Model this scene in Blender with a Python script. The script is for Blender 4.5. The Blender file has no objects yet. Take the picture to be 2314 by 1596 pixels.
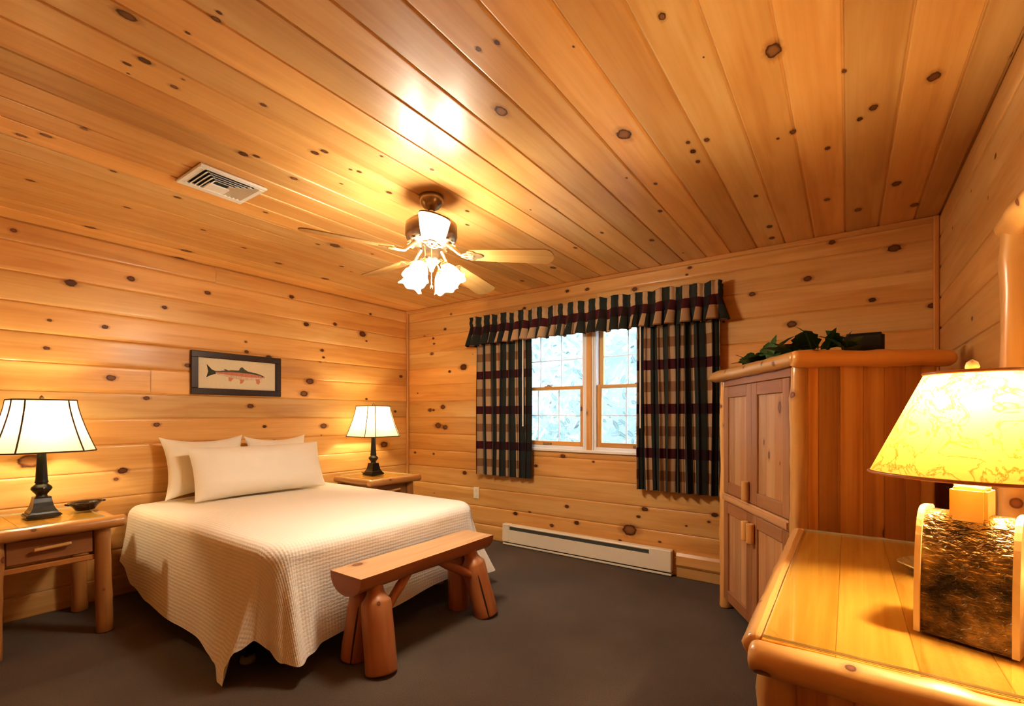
import bpy, bmesh, math, random
from mathutils import Vector, Matrix, noise as mnoise

R = math.radians
PI = math.pi
C = bpy.context.scene.collection

# ------------------------------------------------------------------ camera calibration (also used to read places off the photo)
F, CX, CY, YAW = 1076.0, 1157.0, 938.0, R(35.2)
CAM = Vector((4.131, -3.778, 1.255))
RW, RD, RH = 4.575, 4.35, 2.44           # room: x 0..RW, y -RD..0, z 0..RH


def ray(px, py):
    a = (px - CX) / F
    b = (CY - py) / F
    s, c = math.sin(YAW), math.cos(YAW)
    return Vector((a * c - s, a * s + c, b))


def on(px, py, ax, val):
    r = ray(px, py)
    t = (val - CAM[ax]) / r[ax]
    return CAM + r * t, t


# ------------------------------------------------------------------ mesh builder
class MB:
    def __init__(self):
        self.v, self.f, self.uv, self.col, self.mi, self.sm = [], [], [], [], [], []

    def add(self, vs, fs, uvs=None, col=None, mat=0, smooth=False):
        """uvs: per-vertex list or callable(vertex)->(u,v)"""
        o = len(self.v)
        if col is None:
            col = (random.random(), random.random(), random.random())
        self.v += [tuple(p) for p in vs]
        for f in fs:
            self.f.append([i + o for i in f])
            if uvs is None:
                self.uv.append([(vs[i][0], vs[i][1] + vs[i][2]) for i in f])
            else:
                self.uv.append([uvs[i] for i in f])
            self.col.append(col)
            self.mi.append(mat)
            self.sm.append(smooth)
        return self

    def box(self, lo, hi, bev=0.004, grain=0, mat=0, mtx=None, col=None, seg=1):
        lo, hi = Vector(lo), Vector(hi)
        bm = bmesh.new()
        bmesh.ops.create_cube(bm, size=1)
        c, s = (lo + hi) / 2, hi - lo
        for v in bm.verts:
            v.co = Vector((v.co.x * s.x, v.co.y * s.y, v.co.z * s.z)) + c
        b = min(bev, min(abs(s.x), abs(s.y), abs(s.z)) * 0.45)
        if b > 0:
            bmesh.ops.bevel(bm, geom=bm.edges[:], offset=b, segments=seg, affect='EDGES', clamp_overlap=True)
        bm.verts.index_update()
        vs = [v.co.copy() for v in bm.verts]
        fs = [[v.index for v in f.verts] for f in bm.faces]
        bm.free()
        o = [i for i in (0, 1, 2) if i != grain]
        r = random.random() * 3
        uv = [(p[grain] + r, p[o[0]] + p[o[1]] + r * 2) for p in vs]
        if mtx:
            vs = [mtx @ p for p in vs]
        return self.add(vs, fs, uv, col, mat)

    def tube(self, pts, rad, n=14, mat=0, col=None, caps=True, smooth=True, wob=0.0, seed=0, flat=None, squash=None):
        """tube along points; rad = number or list; wob = relative surface wobble"""
        pts = [Vector(p) for p in pts]
        m = len(pts)
        if not hasattr(rad, '__len__'):
            rad = [rad] * m
        tang = []
        for i in range(m):
            a, b = pts[max(i - 1, 0)], pts[min(i + 1, m - 1)]
            t = (b - a)
            tang.append(t.normalized() if t.length > 1e-9 else Vector((0, 0, 1)))
        ref = Vector((0, 0, 1)) if abs(tang[0].z) < 0.9 else Vector((0, 1, 0))
        vs, uv, fs = [], [], []
        L = 0
        rmean = sum(rad) / m
        ro = random.random() * 5
        X = (ref - tang[0] * ref.dot(tang[0])).normalized()
        for i in range(m):
            if i:
                L += (pts[i] - pts[i - 1]).length
            X = (X - tang[i] * X.dot(tang[i])).normalized()
            Y = tang[i].cross(X)
            for k in range(n + 1):
                a = 2 * PI * (k % n) / n
                r = rad[i]
                if wob:
                    q = Vector((math.cos(a) * 1.2, math.sin(a) * 1.2, L * 5)) + Vector((seed * 7.3, seed * 3.1, seed))
                    r *= 1 + wob * mnoise.noise(q) + wob * 0.5 * mnoise.noise(q * 2.7)
                vs.append(pts[i] + X * math.cos(a) * r + Y * math.sin(a) * r)
                uv.append((L + ro, k / n * 2 * PI * rmean + ro))
        for i in range(m - 1):
            for k in range(n):
                a = i * (n + 1) + k
                fs.append([a, a + 1, a + n + 2, a + n + 1])
        if col is None:
            col = (random.random(), random.random(), random.random())
        self.add(vs, fs, uv, col, mat, smooth)
        if caps:
            for i, rev in ((0, True), (m - 1, False)):
                b = [vs[i * (n + 1) + k] for k in range(n)]
                f = list(range(n))
                self.add(b, [f[::-1] if rev else f], [(p.x * 2 + p.y, p.z * 0.3) for p in b], col, mat, False)
        return self

    def log(self, p0, p1, r0, r1=None, seed=0, rings=14, n=16, wob=0.10, rnd=0.6, mat=0, bend=0.0, knots=3):
        """a peeled log: wobbly, rounded ends, a few knot swellings"""
        r1 = r0 if r1 is None else r1
        p0, p1 = Vector(p0), Vector(p1)
        d = p1 - p0
        L = d.length
        rr = random.Random(seed)
        side = d.cross(Vector((0.3, 0.5, 0.8))).normalized()
        kn = [(rr.uniform(0.08, 0.92), rr.uniform(0.05, 0.12)) for _ in range(knots)]
        ts = []
        for e in (0.0, 0.12, 0.35, 0.7, 1.0):
            ts.append(e * rnd * min(r0, 0.3 * L) / L)
        m = [i / rings for i in range(1, rings)]
        e1 = [1 - t for t in ts[::-1]]
        ts = ts + [t for t in m if ts[-1] + 0.01 < t < e1[0] - 0.01] + e1
        pts, rad = [], []
        E = rnd * min(r0, 0.3 * L) / L
        for t in ts:
            r = r0 + (r1 - r0) * t
            for kt, ka in kn:
                r *= 1 + ka * math.exp(-((t - kt) * L / 0.03) ** 2)
            x = min(t, 1 - t) / E if E > 0 else 1
            if x < 1:
                r *= 0.55 + 0.45 * math.sqrt(max(0, 1 - (1 - x) ** 2))
            pts.append(p0 + d * t + side * bend * math.sin(PI * t) + side * 0.03 * r0 * mnoise.noise(Vector((t * 6, seed, 1))))
            rad.append(r)
        return self.tube(pts, rad, n, mat, wob=wob, seed=seed)

    def lathe(self, prof, c=(0, 0, 0), n=24, mat=0, smooth=True, sx=1.0, sy=1.0, mtx=None, caps=False, col=None):
        vs, fs, uv = [], [], []
        c = Vector(c)
        for i, (r, z) in enumerate(prof):
            for k in range(n + 1):
                a = 2 * PI * (k % n) / n
                p = Vector((r * math.cos(a) * sx, r * math.sin(a) * sy, z)) + c
                if mtx:
                    p = mtx @ p
                vs.append(p)
                uv.append((k / n, i / (len(prof) - 1)))
        for i in range(len(prof) - 1):
            for k in range(n):
                a = i * (n + 1) + k
                fs.append([a, a + 1, a + n + 2, a + n + 1])
        self.add(vs, fs, uv, col, mat, smooth)
        if caps:
            for i, rev in ((0, True), (len(prof) - 1, False)):
                b = [vs[i * (n + 1) + k] for k in range(n)]
                f = list(range(n))
                self.add(b, [f[::-1] if rev else f], [(0, 0)] * n, col, mat, False)
        return self

    def prism(self, poly, z0, z1, mat=0, mtx=None, col=None, bev=0, uvf=None, smooth_side=False):
        """extrude 2D polygon (ccw, xy) from z0 to z1"""
        n = len(poly)
        vs = [Vector((x, y, z0)) for x, y in poly] + [Vector((x, y, z1)) for x, y in poly]
        uv = [(p.x, p.y + p.z) for p in vs] if uvf is None else [uvf(p) for p in vs]
        if mtx:
            vs = [mtx @ p for p in vs]
        if col is None:
            col = (random.random(), random.random(), random.random())
        self.add(vs, [list(range(n))[::-1], [i + n for i in range(n)]], uv, col, mat)
        self.add(vs, [[i, (i + 1) % n, (i + 1) % n + n, i + n] for i in range(n)], uv, col, mat, smooth_side)
        return self

    def build(self, name, mats, parent=None, kind=None, label=None, cat=None, group=None):
        me = bpy.data.meshes.new(name)
        me.from_pydata(self.v, [], self.f)
        if not hasattr(mats, '__len__'):
            mats = [mats]
        for m in mats:
            me.materials.append(m)
        me.uv_layers.new(name='UVMap')
        me.color_attributes.new('brd', 'FLOAT_COLOR', 'CORNER')
        uvf, cf = [], []
        for f, u, c in zip(self.f, self.uv, self.col):
            for i in range(len(f)):
                uvf += [u[i][0], u[i][1]]
                cf += [c[0], c[1], c[2], 1.0]
        me.color_attributes['brd'].data.foreach_set('color', cf)
        me.uv_layers['UVMap'].data.foreach_set('uv', uvf)
        me.polygons.foreach_set('material_index', self.mi)
        me.polygons.foreach_set('use_smooth', self.sm)
        me.update()
        o = bpy.data.objects.new(name, me)
        C.objects.link(o)
        if parent:
            o.parent = parent
        return tag(o, label, cat, group, kind)


def tag(o, label=None, cat=None, group=None, kind=None):
    if label: o['label'] = label
    if cat: o['category'] = cat
    if group: o['group'] = group
    if kind: o['kind'] = kind
    return o


def thing(name, label, cat, loc=(0, 0, 0), rotz=0.0, group=None):
    o = bpy.data.objects.new(name, None)
    o.empty_display_size = 0.1
    C.objects.link(o)
    o.location = loc
    o.rotation_euler = (0, 0, rotz)
    return tag(o, label, cat, group)


def dup(root, loc, rotz=0.0, label=None, group=None):
    r = root.copy(); C.objects.link(r)
    r.location = loc; r.rotation_euler = (0, 0, rotz)
    if label: r['label'] = label
    if group: r['group'] = group
    for ch in list(root.children):
        c = ch.copy(); C.objects.link(c); c.parent = r
        for g in list(ch.children):
            d = g.copy(); C.objects.link(d); d.parent = c
    return r


# ------------------------------------------------------------------ materials
class NT:
    def __init__(self, name):
        self.m = bpy.data.materials.new(name)
        self.m.use_nodes = True
        self.t = self.m.node_tree
        self.t.nodes.clear()
        self.out = self.n('ShaderNodeOutputMaterial')

    def n(self, typ, **kw):
        nd = self.t.nodes.new(typ)
        for k, v in kw.items():
            if k in nd.inputs.keys() if False else False:
                pass
            setattr(nd, k, v)
        return nd

    def l(self, a, b):
        self.t.links.new(a, b)

    def val(self, sock, v):
        if isinstance(v, bpy.types.NodeSocket):
            self.l(v, sock)
        else:
            sock.default_value = v

    def math(self, op, a, b=0.0, clamp=False):
        nd = self.n('ShaderNodeMath', operation=op, use_clamp=clamp)
        self.val(nd.inputs[0], a)
        self.val(nd.inputs[1], b)
        return nd.outputs[0]

    def vec(self, x, y, z=0.0):
        nd = self.n('ShaderNodeCombineXYZ')
        for i, q in enumerate((x, y, z)):
            self.val(nd.inputs[i], q)
        return nd.outputs[0]

    def noise(self, vec, scale=1.0, detail=2.0, rough=0.5, dist=0.0):
        nd = self.n('ShaderNodeTexNoise')
        self.val(nd.inputs['Vector'], vec)
        nd.inputs['Scale'].default_value = scale
        nd.inputs['Detail'].default_value = detail
        nd.inputs['Roughness'].default_value = rough
        nd.inputs['Distortion'].default_value = dist
        return nd.outputs['Fac']

    def ramp(self, fac, stops, interp='LINEAR'):
        nd = self.n('ShaderNodeValToRGB')
        nd.color_ramp.interpolation = interp
        el = nd.color_ramp.elements
        while len(el) > 1:
            el.remove(el[-1])
        el[0].position, el[0].color = stops[0][0], tuple(stops[0][1]) + (1,)
        for p, c in stops[1:]:
            e = el.new(p)
            e.color = tuple(c) + (1,)
        self.l(fac, nd.inputs[0])
        return nd.outputs[0]

    def rampf(self, fac, stops):
        return self.ramp(fac, [(p, (v, v, v)) for p, v in stops])

    def mix(self, fac, a, b, mode='MIX'):
        nd = self.n('ShaderNodeMix', data_type='RGBA', blend_type=mode)
        self.val(nd.inputs[0], fac)
        for s, q in ((nd.inputs[6], a), (nd.inputs[7], b)):
            if isinstance(q, bpy.types.NodeSocket):
                self.l(q, s)
            else:
                s.default_value = tuple(q) + (1,) if len(q) == 3 else q
        return nd.outputs[2]

    def uv(self):
        u = self.n('ShaderNodeUVMap')
        s = self.n('ShaderNodeSeparateXYZ')
        self.l(u.outputs[0], s.inputs[0])
        return s.outputs[0], s.outputs[1], u.outputs[0]

    def attr(self):
        a = self.n('ShaderNodeAttribute', attribute_name='brd')
        s = self.n('ShaderNodeSeparateColor')
        self.l(a.outputs['Color'], s.inputs[0])
        return s.outputs[0], s.outputs[1], s.outputs[2], a.outputs['Color']

    def bump(self, h, strength=0.3, dist=0.01):
        b = self.n('ShaderNodeBump')
        b.inputs['Strength'].default_value = strength
        b.inputs['Distance'].default_value = dist
        self.l(h, b.inputs['Height'])
        return b.outputs[0]

    def bsdf(self, color, rough=0.5, metal=0.0, spec=0.5, normal=None, coat=0.0, coat_rough=0.1, emit=None, estr=0.0, sheen=0.0):
        p = self.n('ShaderNodeBsdfPrincipled')
        if isinstance(color, bpy.types.NodeSocket):
            self.l(color, p.inputs['Base Color'])
        else:
            p.inputs['Base Color'].default_value = tuple(color) + (1,)
        self.val(p.inputs['Roughness'], rough)
        p.inputs['Metallic'].default_value = metal
        p.inputs['Specular IOR Level'].default_value = spec
        p.inputs['Coat Weight'].default_value = coat
        p.inputs['Coat Roughness'].default_value = coat_rough
        p.inputs['Sheen Weight'].default_value = sheen
        if normal is not None:
            self.l(normal, p.inputs['Normal'])
        if emit is not None:
            if isinstance(emit, bpy.types.NodeSocket):
                self.l(emit, p.inputs['Emission Color'])
            else:
                p.inputs['Emission Color'].default_value = tuple(emit) + (1,)
            self.val(p.inputs['Emission Strength'], estr)
        return p.outputs[0]

    def done(self, shader):
        self.l(shader, self.out.inputs[0])
        return self.m


def plain(name, col, rough=0.5, metal=0.0, spec=0.5, var=0.08, vscale=20, coat=0.0, bump=0.0):
    t = NT(name)
    tc = t.n('ShaderNodeTexCoord')
    nz = t.noise(tc.outputs['Object'], vscale, 3)
    c = t.mix(nz, [x * (1 - var) for x in col], [min(1, x * (1 + var)) for x in col])
    nr = t.bump(nz, bump, 0.005) if bump else None
    return t.done(t.bsdf(c, rough, metal, spec, nr, coat))


def wood(name, dark, mid, light, rough=0.35, streak=60.0, ring=42.0, knot=0.25, kscale=(4.0, 5.5), krad=0.09,
         tint=0.25, coat=0.0, spec=0.5, hue=(1.06, 0.92), contrast=1.0, bump=0.12, knotcol=(0.09, 0.03, 0.012), low=(0.8, 7.0)):
    t = NT(name)
    u, v, _ = t.uv()
    r, g, b, _ = t.attr()
    uu = t.math('ADD', u, t.math('MULTIPLY', r, 37.0))
    vv = t.math('ADD', v, t.math('MULTIPLY', g, 11.0))
    zz = t.math('MULTIPLY', b, 5.0)

    def sc(a, c):
        return t.vec(t.math('MULTIPLY', uu, a), t.math('MULTIPLY', vv, c), zz)
    lown = t.noise(sc(*low), 1.0, 3, 0.55)
    st = t.noise(sc(1.6, streak), 1.0, 4, 0.6)
    ph = t.math('ADD', t.math('MULTIPLY', vv, ring), t.math('MULTIPLY', lown, 26.0))
    rg = t.math('ADD', t.math('MULTIPLY', t.math('SINE', ph), 0.5), 0.5)
    rg = t.math('POWER', rg, 2.0)
    fac = t.math('ADD', t.math('MULTIPLY', lown, 0.9), t.math('MULTIPLY', st, 0.34))
    fac = t.math('ADD', fac, t.math('MULTIPLY', rg, -0.10))
    fac = t.math('SUBTRACT', fac, 0.09)
    fac = t.math('ADD', t.math('MULTIPLY', t.math('SUBTRACT', fac, 0.5), contrast), 0.5)
    col = t.ramp(fac, [(0.12, dark), (0.45, mid), (0.8, light)])
    # board to board tint
    br = t.math('ADD', t.math('MULTIPLY', g, tint), 1.0 - tint / 2)
    col = t.mix(1.0, col, t.vec(br, br, br), 'MULTIPLY')
    hh = t.mix(b, (hue[0], 1, hue[1]), (2 - hue[0], 1, 2 - hue[1]))
    col = t.mix(1.0, col, hh, 'MULTIPLY')
    # knots
    vo = t.n('ShaderNodeTexVoronoi', voronoi_dimensions='2D')
    t.l(sc(*kscale), vo.inputs['Vector'])
    vo.inputs['Scale'].default_value = 1.0
    s2 = t.n('ShaderNodeSeparateColor')
    t.l(vo.outputs['Color'], s2.inputs[0])
    mask = t.math('LESS_THAN', s2.outputs[0], knot)
    size = t.math('ADD', t.math('MULTIPLY', s2.outputs[1], 0.9), 0.35)
    wob = t.math('MULTIPLY', t.math('SUBTRACT', t.noise(sc(30, 40), 1.0, 2), 0.5), 0.35)
    d = t.math('DIVIDE', vo.outputs['Distance'], t.math('MULTIPLY', size, krad))
    d = t.math('ADD', d, wob)
    kc = t.ramp(t.math('MULTIPLY', d, 0.4), [(0.0, [min(1, q * 3.2) for q in knotcol]), (0.22, [q * 2.4 for q in knotcol]), (0.34, knotcol), (0.42, [q * 2.5 for q in knotcol])])
    kf = t.rampf(t.math('MULTIPLY', d, 0.4), [(0.0, 1), (0.36, 0.95), (0.46, 0.35), (0.9, 0.0)])
    col = t.mix(t.math('MULTIPLY', mask, kf), col, kc)
    nr = t.bump(t.math('ADD', st, t.math('MULTIPLY', rg, 0.3)), bump, 0.004)
    return t.done(t.bsdf(col, rough, 0, spec, nr, coat, 0.22))


M = {}
M['pine_wall'] = wood('pine_wall', (0.50, 0.235, 0.062), (0.66, 0.370, 0.122), (0.80, 0.52, 0.22), rough=0.40, knot=0.04, tint=0.30, spec=0.45, coat=0.15, krad=0.05)
M['pine_ceiling'] = wood('pine_ceiling', (0.50, 0.230, 0.060), (0.66, 0.365, 0.118), (0.79, 0.51, 0.21), rough=0.42, knot=0.03, tint=0.36, spec=0.5, coat=0.22, krad=0.05)
M['pine_trim'] = wood('pine_trim', (0.46, 0.21, 0.06), (0.62, 0.32, 0.10), (0.74, 0.44, 0.17), rough=0.35, knot=0.03, tint=0.15)
M['log'] = wood('peeled_log', (0.52, 0.25, 0.07), (0.68, 0.38, 0.13), (0.80, 0.52, 0.22), rough=0.32, ring=60, knot=0.42, kscale=(8, 9), krad=0.11, tint=0.18, coat=0.3, streak=45)
M['log_mid'] = wood('brown_shaded_log', (0.34, 0.145, 0.042), (0.46, 0.22, 0.068), (0.58, 0.32, 0.11), rough=0.34, ring=60, knot=0.22, kscale=(7, 9), krad=0.10, tint=0.18, coat=0.3, streak=45)  # nightstand logs: reddish brown, shade from facing away from the lamp mixed in
M['log_red'] = wood('bench_log', (0.30, 0.10, 0.032), (0.44, 0.17, 0.06), (0.56, 0.26, 0.10), rough=0.42, ring=60, knot=0.15, kscale=(6, 9), krad=0.10, tint=0.16, coat=0.1, streak=45)
M['log_seat'] = wood('bench_seat', (0.40, 0.21, 0.095), (0.55, 0.325, 0.165), (0.65, 0.44, 0.25), rough=0.42, ring=55, knot=0.12, kscale=(4, 6), krad=0.10, tint=0.08, coat=0.1)
M['cedar'] = wood('cedar_panel', (0.40, 0.155, 0.034), (0.60, 0.29, 0.075), (0.74, 0.43, 0.15), rough=0.38, ring=46, knot=0.22, kscale=(3.4, 6), krad=0.10, tint=0.55, coat=0.15, contrast=1.35, low=(0.5, 9.0))
M['door_dark'] = wood('door_stile', (0.25, 0.10, 0.040), (0.36, 0.165, 0.070), (0.47, 0.24, 0.115), rough=0.4, knot=0.05, tint=0.15)
M['door_panel'] = wood('door_panel', (0.36, 0.17, 0.070), (0.50, 0.27, 0.120), (0.62, 0.38, 0.19), rough=0.4, knot=0.22, kscale=(3.4, 7), krad=0.08, tint=0.25)
M['top'] = wood('dresser_top', (0.50, 0.195, 0.024), (0.66, 0.31, 0.050), (0.78, 0.44, 0.095), rough=0.25, ring=46, knot=0.08, tint=0.2, coat=0.0, contrast=1.15, low=(0.7, 8.0))
M['oak_blade'] = wood('oak_blade', (0.26, 0.13, 0.036), (0.38, 0.21, 0.07), (0.46, 0.29, 0.11), rough=0.3, knot=0.0, tint=0.1, ring=70)
M['stand_dark'] = wood('stand_drawer', (0.22, 0.09, 0.03), (0.33, 0.145, 0.055), (0.44, 0.22, 0.09), rough=0.4, knot=0.1, tint=0.15)
M['iron'] = plain('black_iron', (0.012, 0.014, 0.013), 0.32, 0.3, 0.6, 0.2, 30, coat=0.3)
M['black'] = plain('black_plastic', (0.012, 0.011, 0.012), 0.35, 0, 0.5)
M['pewter'] = plain('antique_brass', (0.42, 0.32, 0.22), 0.25, 0.9, 0.5, 0.25, 12)
M['brass'] = plain('polished_brass', (0.75, 0.55, 0.25), 0.2, 1.0, 0.5, 0.1, 12)
M['cream'] = plain('cream_enamel', (0.86, 0.80, 0.66), 0.4, 0, 0.5, 0.03)
M['white'] = plain('white_paint', (0.80, 0.77, 0.70), 0.4, 0, 0.5, 0.03)
M['vinyl'] = plain('white_vinyl', (0.80, 0.80, 0.80), 0.35, 0, 0.5, 0.02)
M['dark_slot'] = plain('dark_recess', (0.02, 0.022, 0.02), 0.7)
M['slot_grey'] = plain('heater_fins', (0.09, 0.10, 0.09), 0.5, 0.3)
M['bedbase'] = plain('bed_frame_dark', (0.02, 0.017, 0.015), 0.7)
M['plastic'] = plain('pale_plastic', (0.45, 0.40, 0.30), 0.5)
M['frame'] = plain('dark_frame', (0.045, 0.028, 0.020), 0.35, 0, 0.5, 0.25, 25)
M['finial'] = plain('cream_finial', (0.78, 0.68, 0.45), 0.35)
M['block'] = wood('lamp_maple', (0.66, 0.44, 0.18), (0.76, 0.55, 0.25), (0.84, 0.64, 0.33), rough=0.35, knot=0.0, tint=0.05)
M['cord'] = plain('cord_brown', (0.05, 0.025, 0.015), 0.5)
M['dish_dark'] = plain('dark_dish', (0.035, 0.022, 0.016), 0.22, 0.2, 0.6, 0.4, 30, coat=0.4)
M['bracket'] = plain('blade_bracket', (0.62, 0.47, 0.26), 0.25, 0.9, 0.5, 0.1)


def mk_carpet():
    t = NT('carpet')
    tc = t.n('ShaderNodeTexCoord')
    a = t.noise(tc.outputs['Object'], 260, 2, 0.7)
    b = t.noise(tc.outputs['Object'], 1.6, 3, 0.5)
    f = t.math('ADD', t.math('MULTIPLY', a, 0.75), t.math('MULTIPLY', b, 0.35))
    c = t.ramp(f, [(0.30, (0.040, 0.030, 0.022)), (0.55, (0.090, 0.068, 0.051)), (0.8, (0.160, 0.124, 0.095))])
    return t.done(t.bsdf(c, 0.95, 0, 0.1, t.bump(a, 0.6, 0.006), sheen=0.15))


M['carpet'] = mk_carpet()


def mk_quilt():
    t = NT('matelasse_quilt')
    u, v, _ = t.uv()
    k = 2 * PI / 0.026
    wv = t.math('MULTIPLY', t.math('SUBTRACT', t.noise(t.vec(t.math('MULTIPLY', u, 55), t.math('MULTIPLY', v, 55)), 1, 2), 0.5), 3.6)
    a = t.math('ADD', t.math('MULTIPLY', t.math('ADD', u, v), k * 0.7071), wv)
    b = t.math('ADD', t.math('MULTIPLY', t.math('SUBTRACT', u, v), k * 0.7071), wv)
    # basket weave : alternating ribs
    s1 = t.math('SINE', a)
    s2 = t.math('SINE', b)
    p = t.math('MULTIPLY', s1, s2)
    h = t.math('ADD', t.math('MULTIPLY', p, 0.5), 0.5)
    h = t.math('POWER', h, 0.7)
    fz = t.noise(t.vec(t.math('MULTIPLY', u, 240), t.math('MULTIPLY', v, 240)), 1, 2)
    c = t.mix(h, (0.80, 0.735, 0.62), (0.84, 0.78, 0.67))
    nr = t.bump(t.math('ADD', h, t.math('MULTIPLY', fz, 0.15)), 0.36, 0.004)
    return t.done(t.bsdf(c, 0.9, 0, 0.15, nr, sheen=0.2))


M['quilt'] = mk_quilt()


def mk_cloth(name, c1, c2, scale=260, bs=0.2):
    t = NT(name)
    tc = t.n('ShaderNodeTexCoord')
    a = t.noise(tc.outputs['Object'], scale, 2)
    b = t.noise(tc.outputs['Object'], 7, 3)
    c = t.mix(t.math('ADD', t.math('MULTIPLY', a, 0.6), t.math('MULTIPLY', b, 0.4)), c1, c2)
    return t.done(t.bsdf(c, 0.9, 0, 0.15, t.bump(t.math('ADD', a, t.math('MULTIPLY', b, 4.0)), bs, 0.003), sheen=0.2))


M['pillow'] = mk_cloth('pillow_cotton', (0.78, 0.72, 0.60), (0.86, 0.80, 0.69))
M['bedwhite'] = mk_cloth('bed_linen', (0.62, 0.55, 0.42), (0.7, 0.63, 0.5))


def mk_plaid():
    t = NT('plaid_curtain')
    u, v, _ = t.uv()          # u metres of cloth, v metres below the burgundy band centre
    fu = t.math('FRACT', t.math('DIVIDE', u, 0.20))
    vert = t.math('GREATER_THAN', fu, 0.57)
    thin = t.math('MULTIPLY', t.math('GREATER_THAN', fu, 0.22), t.math('LESS_THAN', fu, 0.30))
    fv = t.math('FRACT', t.math('DIVIDE', t.math('ADD', v, 34.6 + 0.173), 0.346))   # .5 = burgundy centre
    db = t.math('ABSOLUTE', t.math('SUBTRACT', fv, 0.5))
    burg = t.math('LESS_THAN', db, 0.112)
    tan = t.math('GREATER_THAN', db, 0.388)
    weave = t.noise(t.vec(t.math('MULTIPLY', u, 500), t.math('MULTIPLY', v, 500)), 1, 2)
    green = t.mix(weave, (0.020, 0.026, 0.022), (0.050, 0.058, 0.052))
    green = t.mix(t.math('MULTIPLY', tan, 0.45), green, (0.045, 0.03, 0.022))
    green = t.mix(t.math('MULTIPLY', burg, 0.75), green, (0.030, 0.010, 0.014))
    cream = t.mix(weave, (0.40, 0.27, 0.155), (0.56, 0.40, 0.25))
    cream = t.mix(tan, cream, (0.28, 0.155, 0.085))
    cream = t.mix(burg, cream, (0.080, 0.018, 0.024))
    c = t.mix(vert, green, cream)
    d = t.bsdf(c, 0.9, 0, 0.1, t.bump(weave, 0.15, 0.002), sheen=0.1)
    tr = t.n('ShaderNodeBsdfTranslucent')
    t.l(c, tr.inputs[0])
    mx = t.n('ShaderNodeMixShader')
    mx.inputs[0].default_value = 0.05
    t.l(d, mx.inputs[1]); t.l(tr.outputs[0], mx.inputs[2])
    return t.done(mx.outputs[0])


M['plaid'] = mk_plaid()


def mk_glass(name, refl=0.10, tint=(1, 1, 1), rough=0.0):
    t = NT(name)
    tr = t.n('ShaderNodeBsdfTransparent')
    tr.inputs[0].default_value = tuple(tint) + (1,)
    gl = t.n('ShaderNodeBsdfGlossy')
    gl.inputs['Roughness'].default_value = rough
    fr = t.n('ShaderNodeFresnel')
    fr.inputs[0].default_value = 1.5
    f = t.math('MULTIPLY', fr.outputs[0], refl * 10, True)
    mx = t.n('ShaderNodeMixShader')
    t.l(f, mx.inputs[0]); t.l(tr.outputs[0], mx.inputs[1]); t.l(gl.outputs[0], mx.inputs[2])
    return t.done(mx.outputs[0])


M['pane'] = mk_glass('window_glass', 0.06, (0.97, 0.99, 1.0))
M['sheet'] = mk_glass('glass_top', 0.03, (0.97, 0.99, 0.97), 0.02)
M['dishglass'] = plain('amber_glass', (0.50, 0.36, 0.14), 0.08, 0.1, 0.8, 0.45, 40, coat=1.0)
M['glass_edge'] = plain('glass_edge', (0.55, 0.58, 0.48), 0.1, 0, 0.8, 0.1)
t = NT('mirror_glass')
M['mirror'] = t.done(t.bsdf((0.85, 0.85, 0.85), 0.02, 1.0))


def mk_shade(name, col, estr, ecol, trans=0.6, veins=False, clear=0.0):
    t = NT(name)
    tc = t.n('ShaderNodeTexCoord')
    w = t.noise(tc.outputs['Object'], 60, 3)
    c = t.mix(w, [q * 0.93 for q in col], col)
    if veins:
        n1 = t.noise(tc.outputs['Object'], 16, 4, 0.6, 0.8)
        d = t.math('ABSOLUTE', t.math('SUBTRACT', n1, 0.5))
        ln = t.rampf(d, [(0.0, 0.95), (0.012, 0.5), (0.03, 0.0)])
        c = t.mix(ln, c, [col[0] * 0.55, col[1] * 0.38, col[2] * 0.2])
    d = t.n('ShaderNodeBsdfDiffuse'); t.l(c, d.inputs[0])
    tr = t.n('ShaderNodeBsdfTranslucent'); t.l(c, tr.inputs[0])
    mx = t.n('ShaderNodeMixShader'); mx.inputs[0].default_value = trans
    t.l(d.outputs[0], mx.inputs[1]); t.l(tr.outputs[0], mx.inputs[2])
    em = t.n('ShaderNodeEmission')
    e = t.mix(1.0, c, ecol, 'MULTIPLY')
    t.l(e, em.inputs[0]); em.inputs[1].default_value = estr
    ad = t.n('ShaderNodeAddShader')
    src = mx.outputs[0]
    if clear:
        tc_ = t.n('ShaderNodeBsdfTransparent')
        m2 = t.n('ShaderNodeMixShader'); m2.inputs[0].default_value = clear
        t.l(src, m2.inputs[1]); t.l(tc_.outputs[0], m2.inputs[2]); src = m2.outputs[0]
    t.l(src, ad.inputs[0]); t.l(em.outputs[0], ad.inputs[1])
    return t.done(ad.outputs[0])


M['shade'] = mk_shade('linen_shade', (0.78, 0.70, 0.50), 0.18, (1.0, 0.86, 0.60), 0.4)
M['parchment'] = mk_shade('parchment_shade', (0.43, 0.258, 0.058), 0.07, (1.0, 0.75, 0.25), 0.36, True)
M['piping'] = plain('brown_piping', (0.10, 0.055, 0.02), 0.8)
M['tulip'] = mk_shade('tulip_glass', (0.92, 0.89, 0.83), 3.2, (1.0, 0.90, 0.72), 0.5, False, 0.22)


def mk_bulb(name, col, s):
    # thin clear glass envelope, glowing
    t = NT(name)
    e = t.n('ShaderNodeEmission')
    e.inputs[0].default_value = tuple(col) + (1,)
    e.inputs[1].default_value = s
    tr = t.n('ShaderNodeBsdfTransparent')
    ad = t.n('ShaderNodeAddShader')
    t.l(tr.outputs[0], ad.inputs[0]); t.l(e.outputs[0], ad.inputs[1])
    return t.done(ad.outputs[0])


M['bulb'] = mk_bulb('lit_bulb', (1.0, 0.82, 0.55), 6.0)


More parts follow.
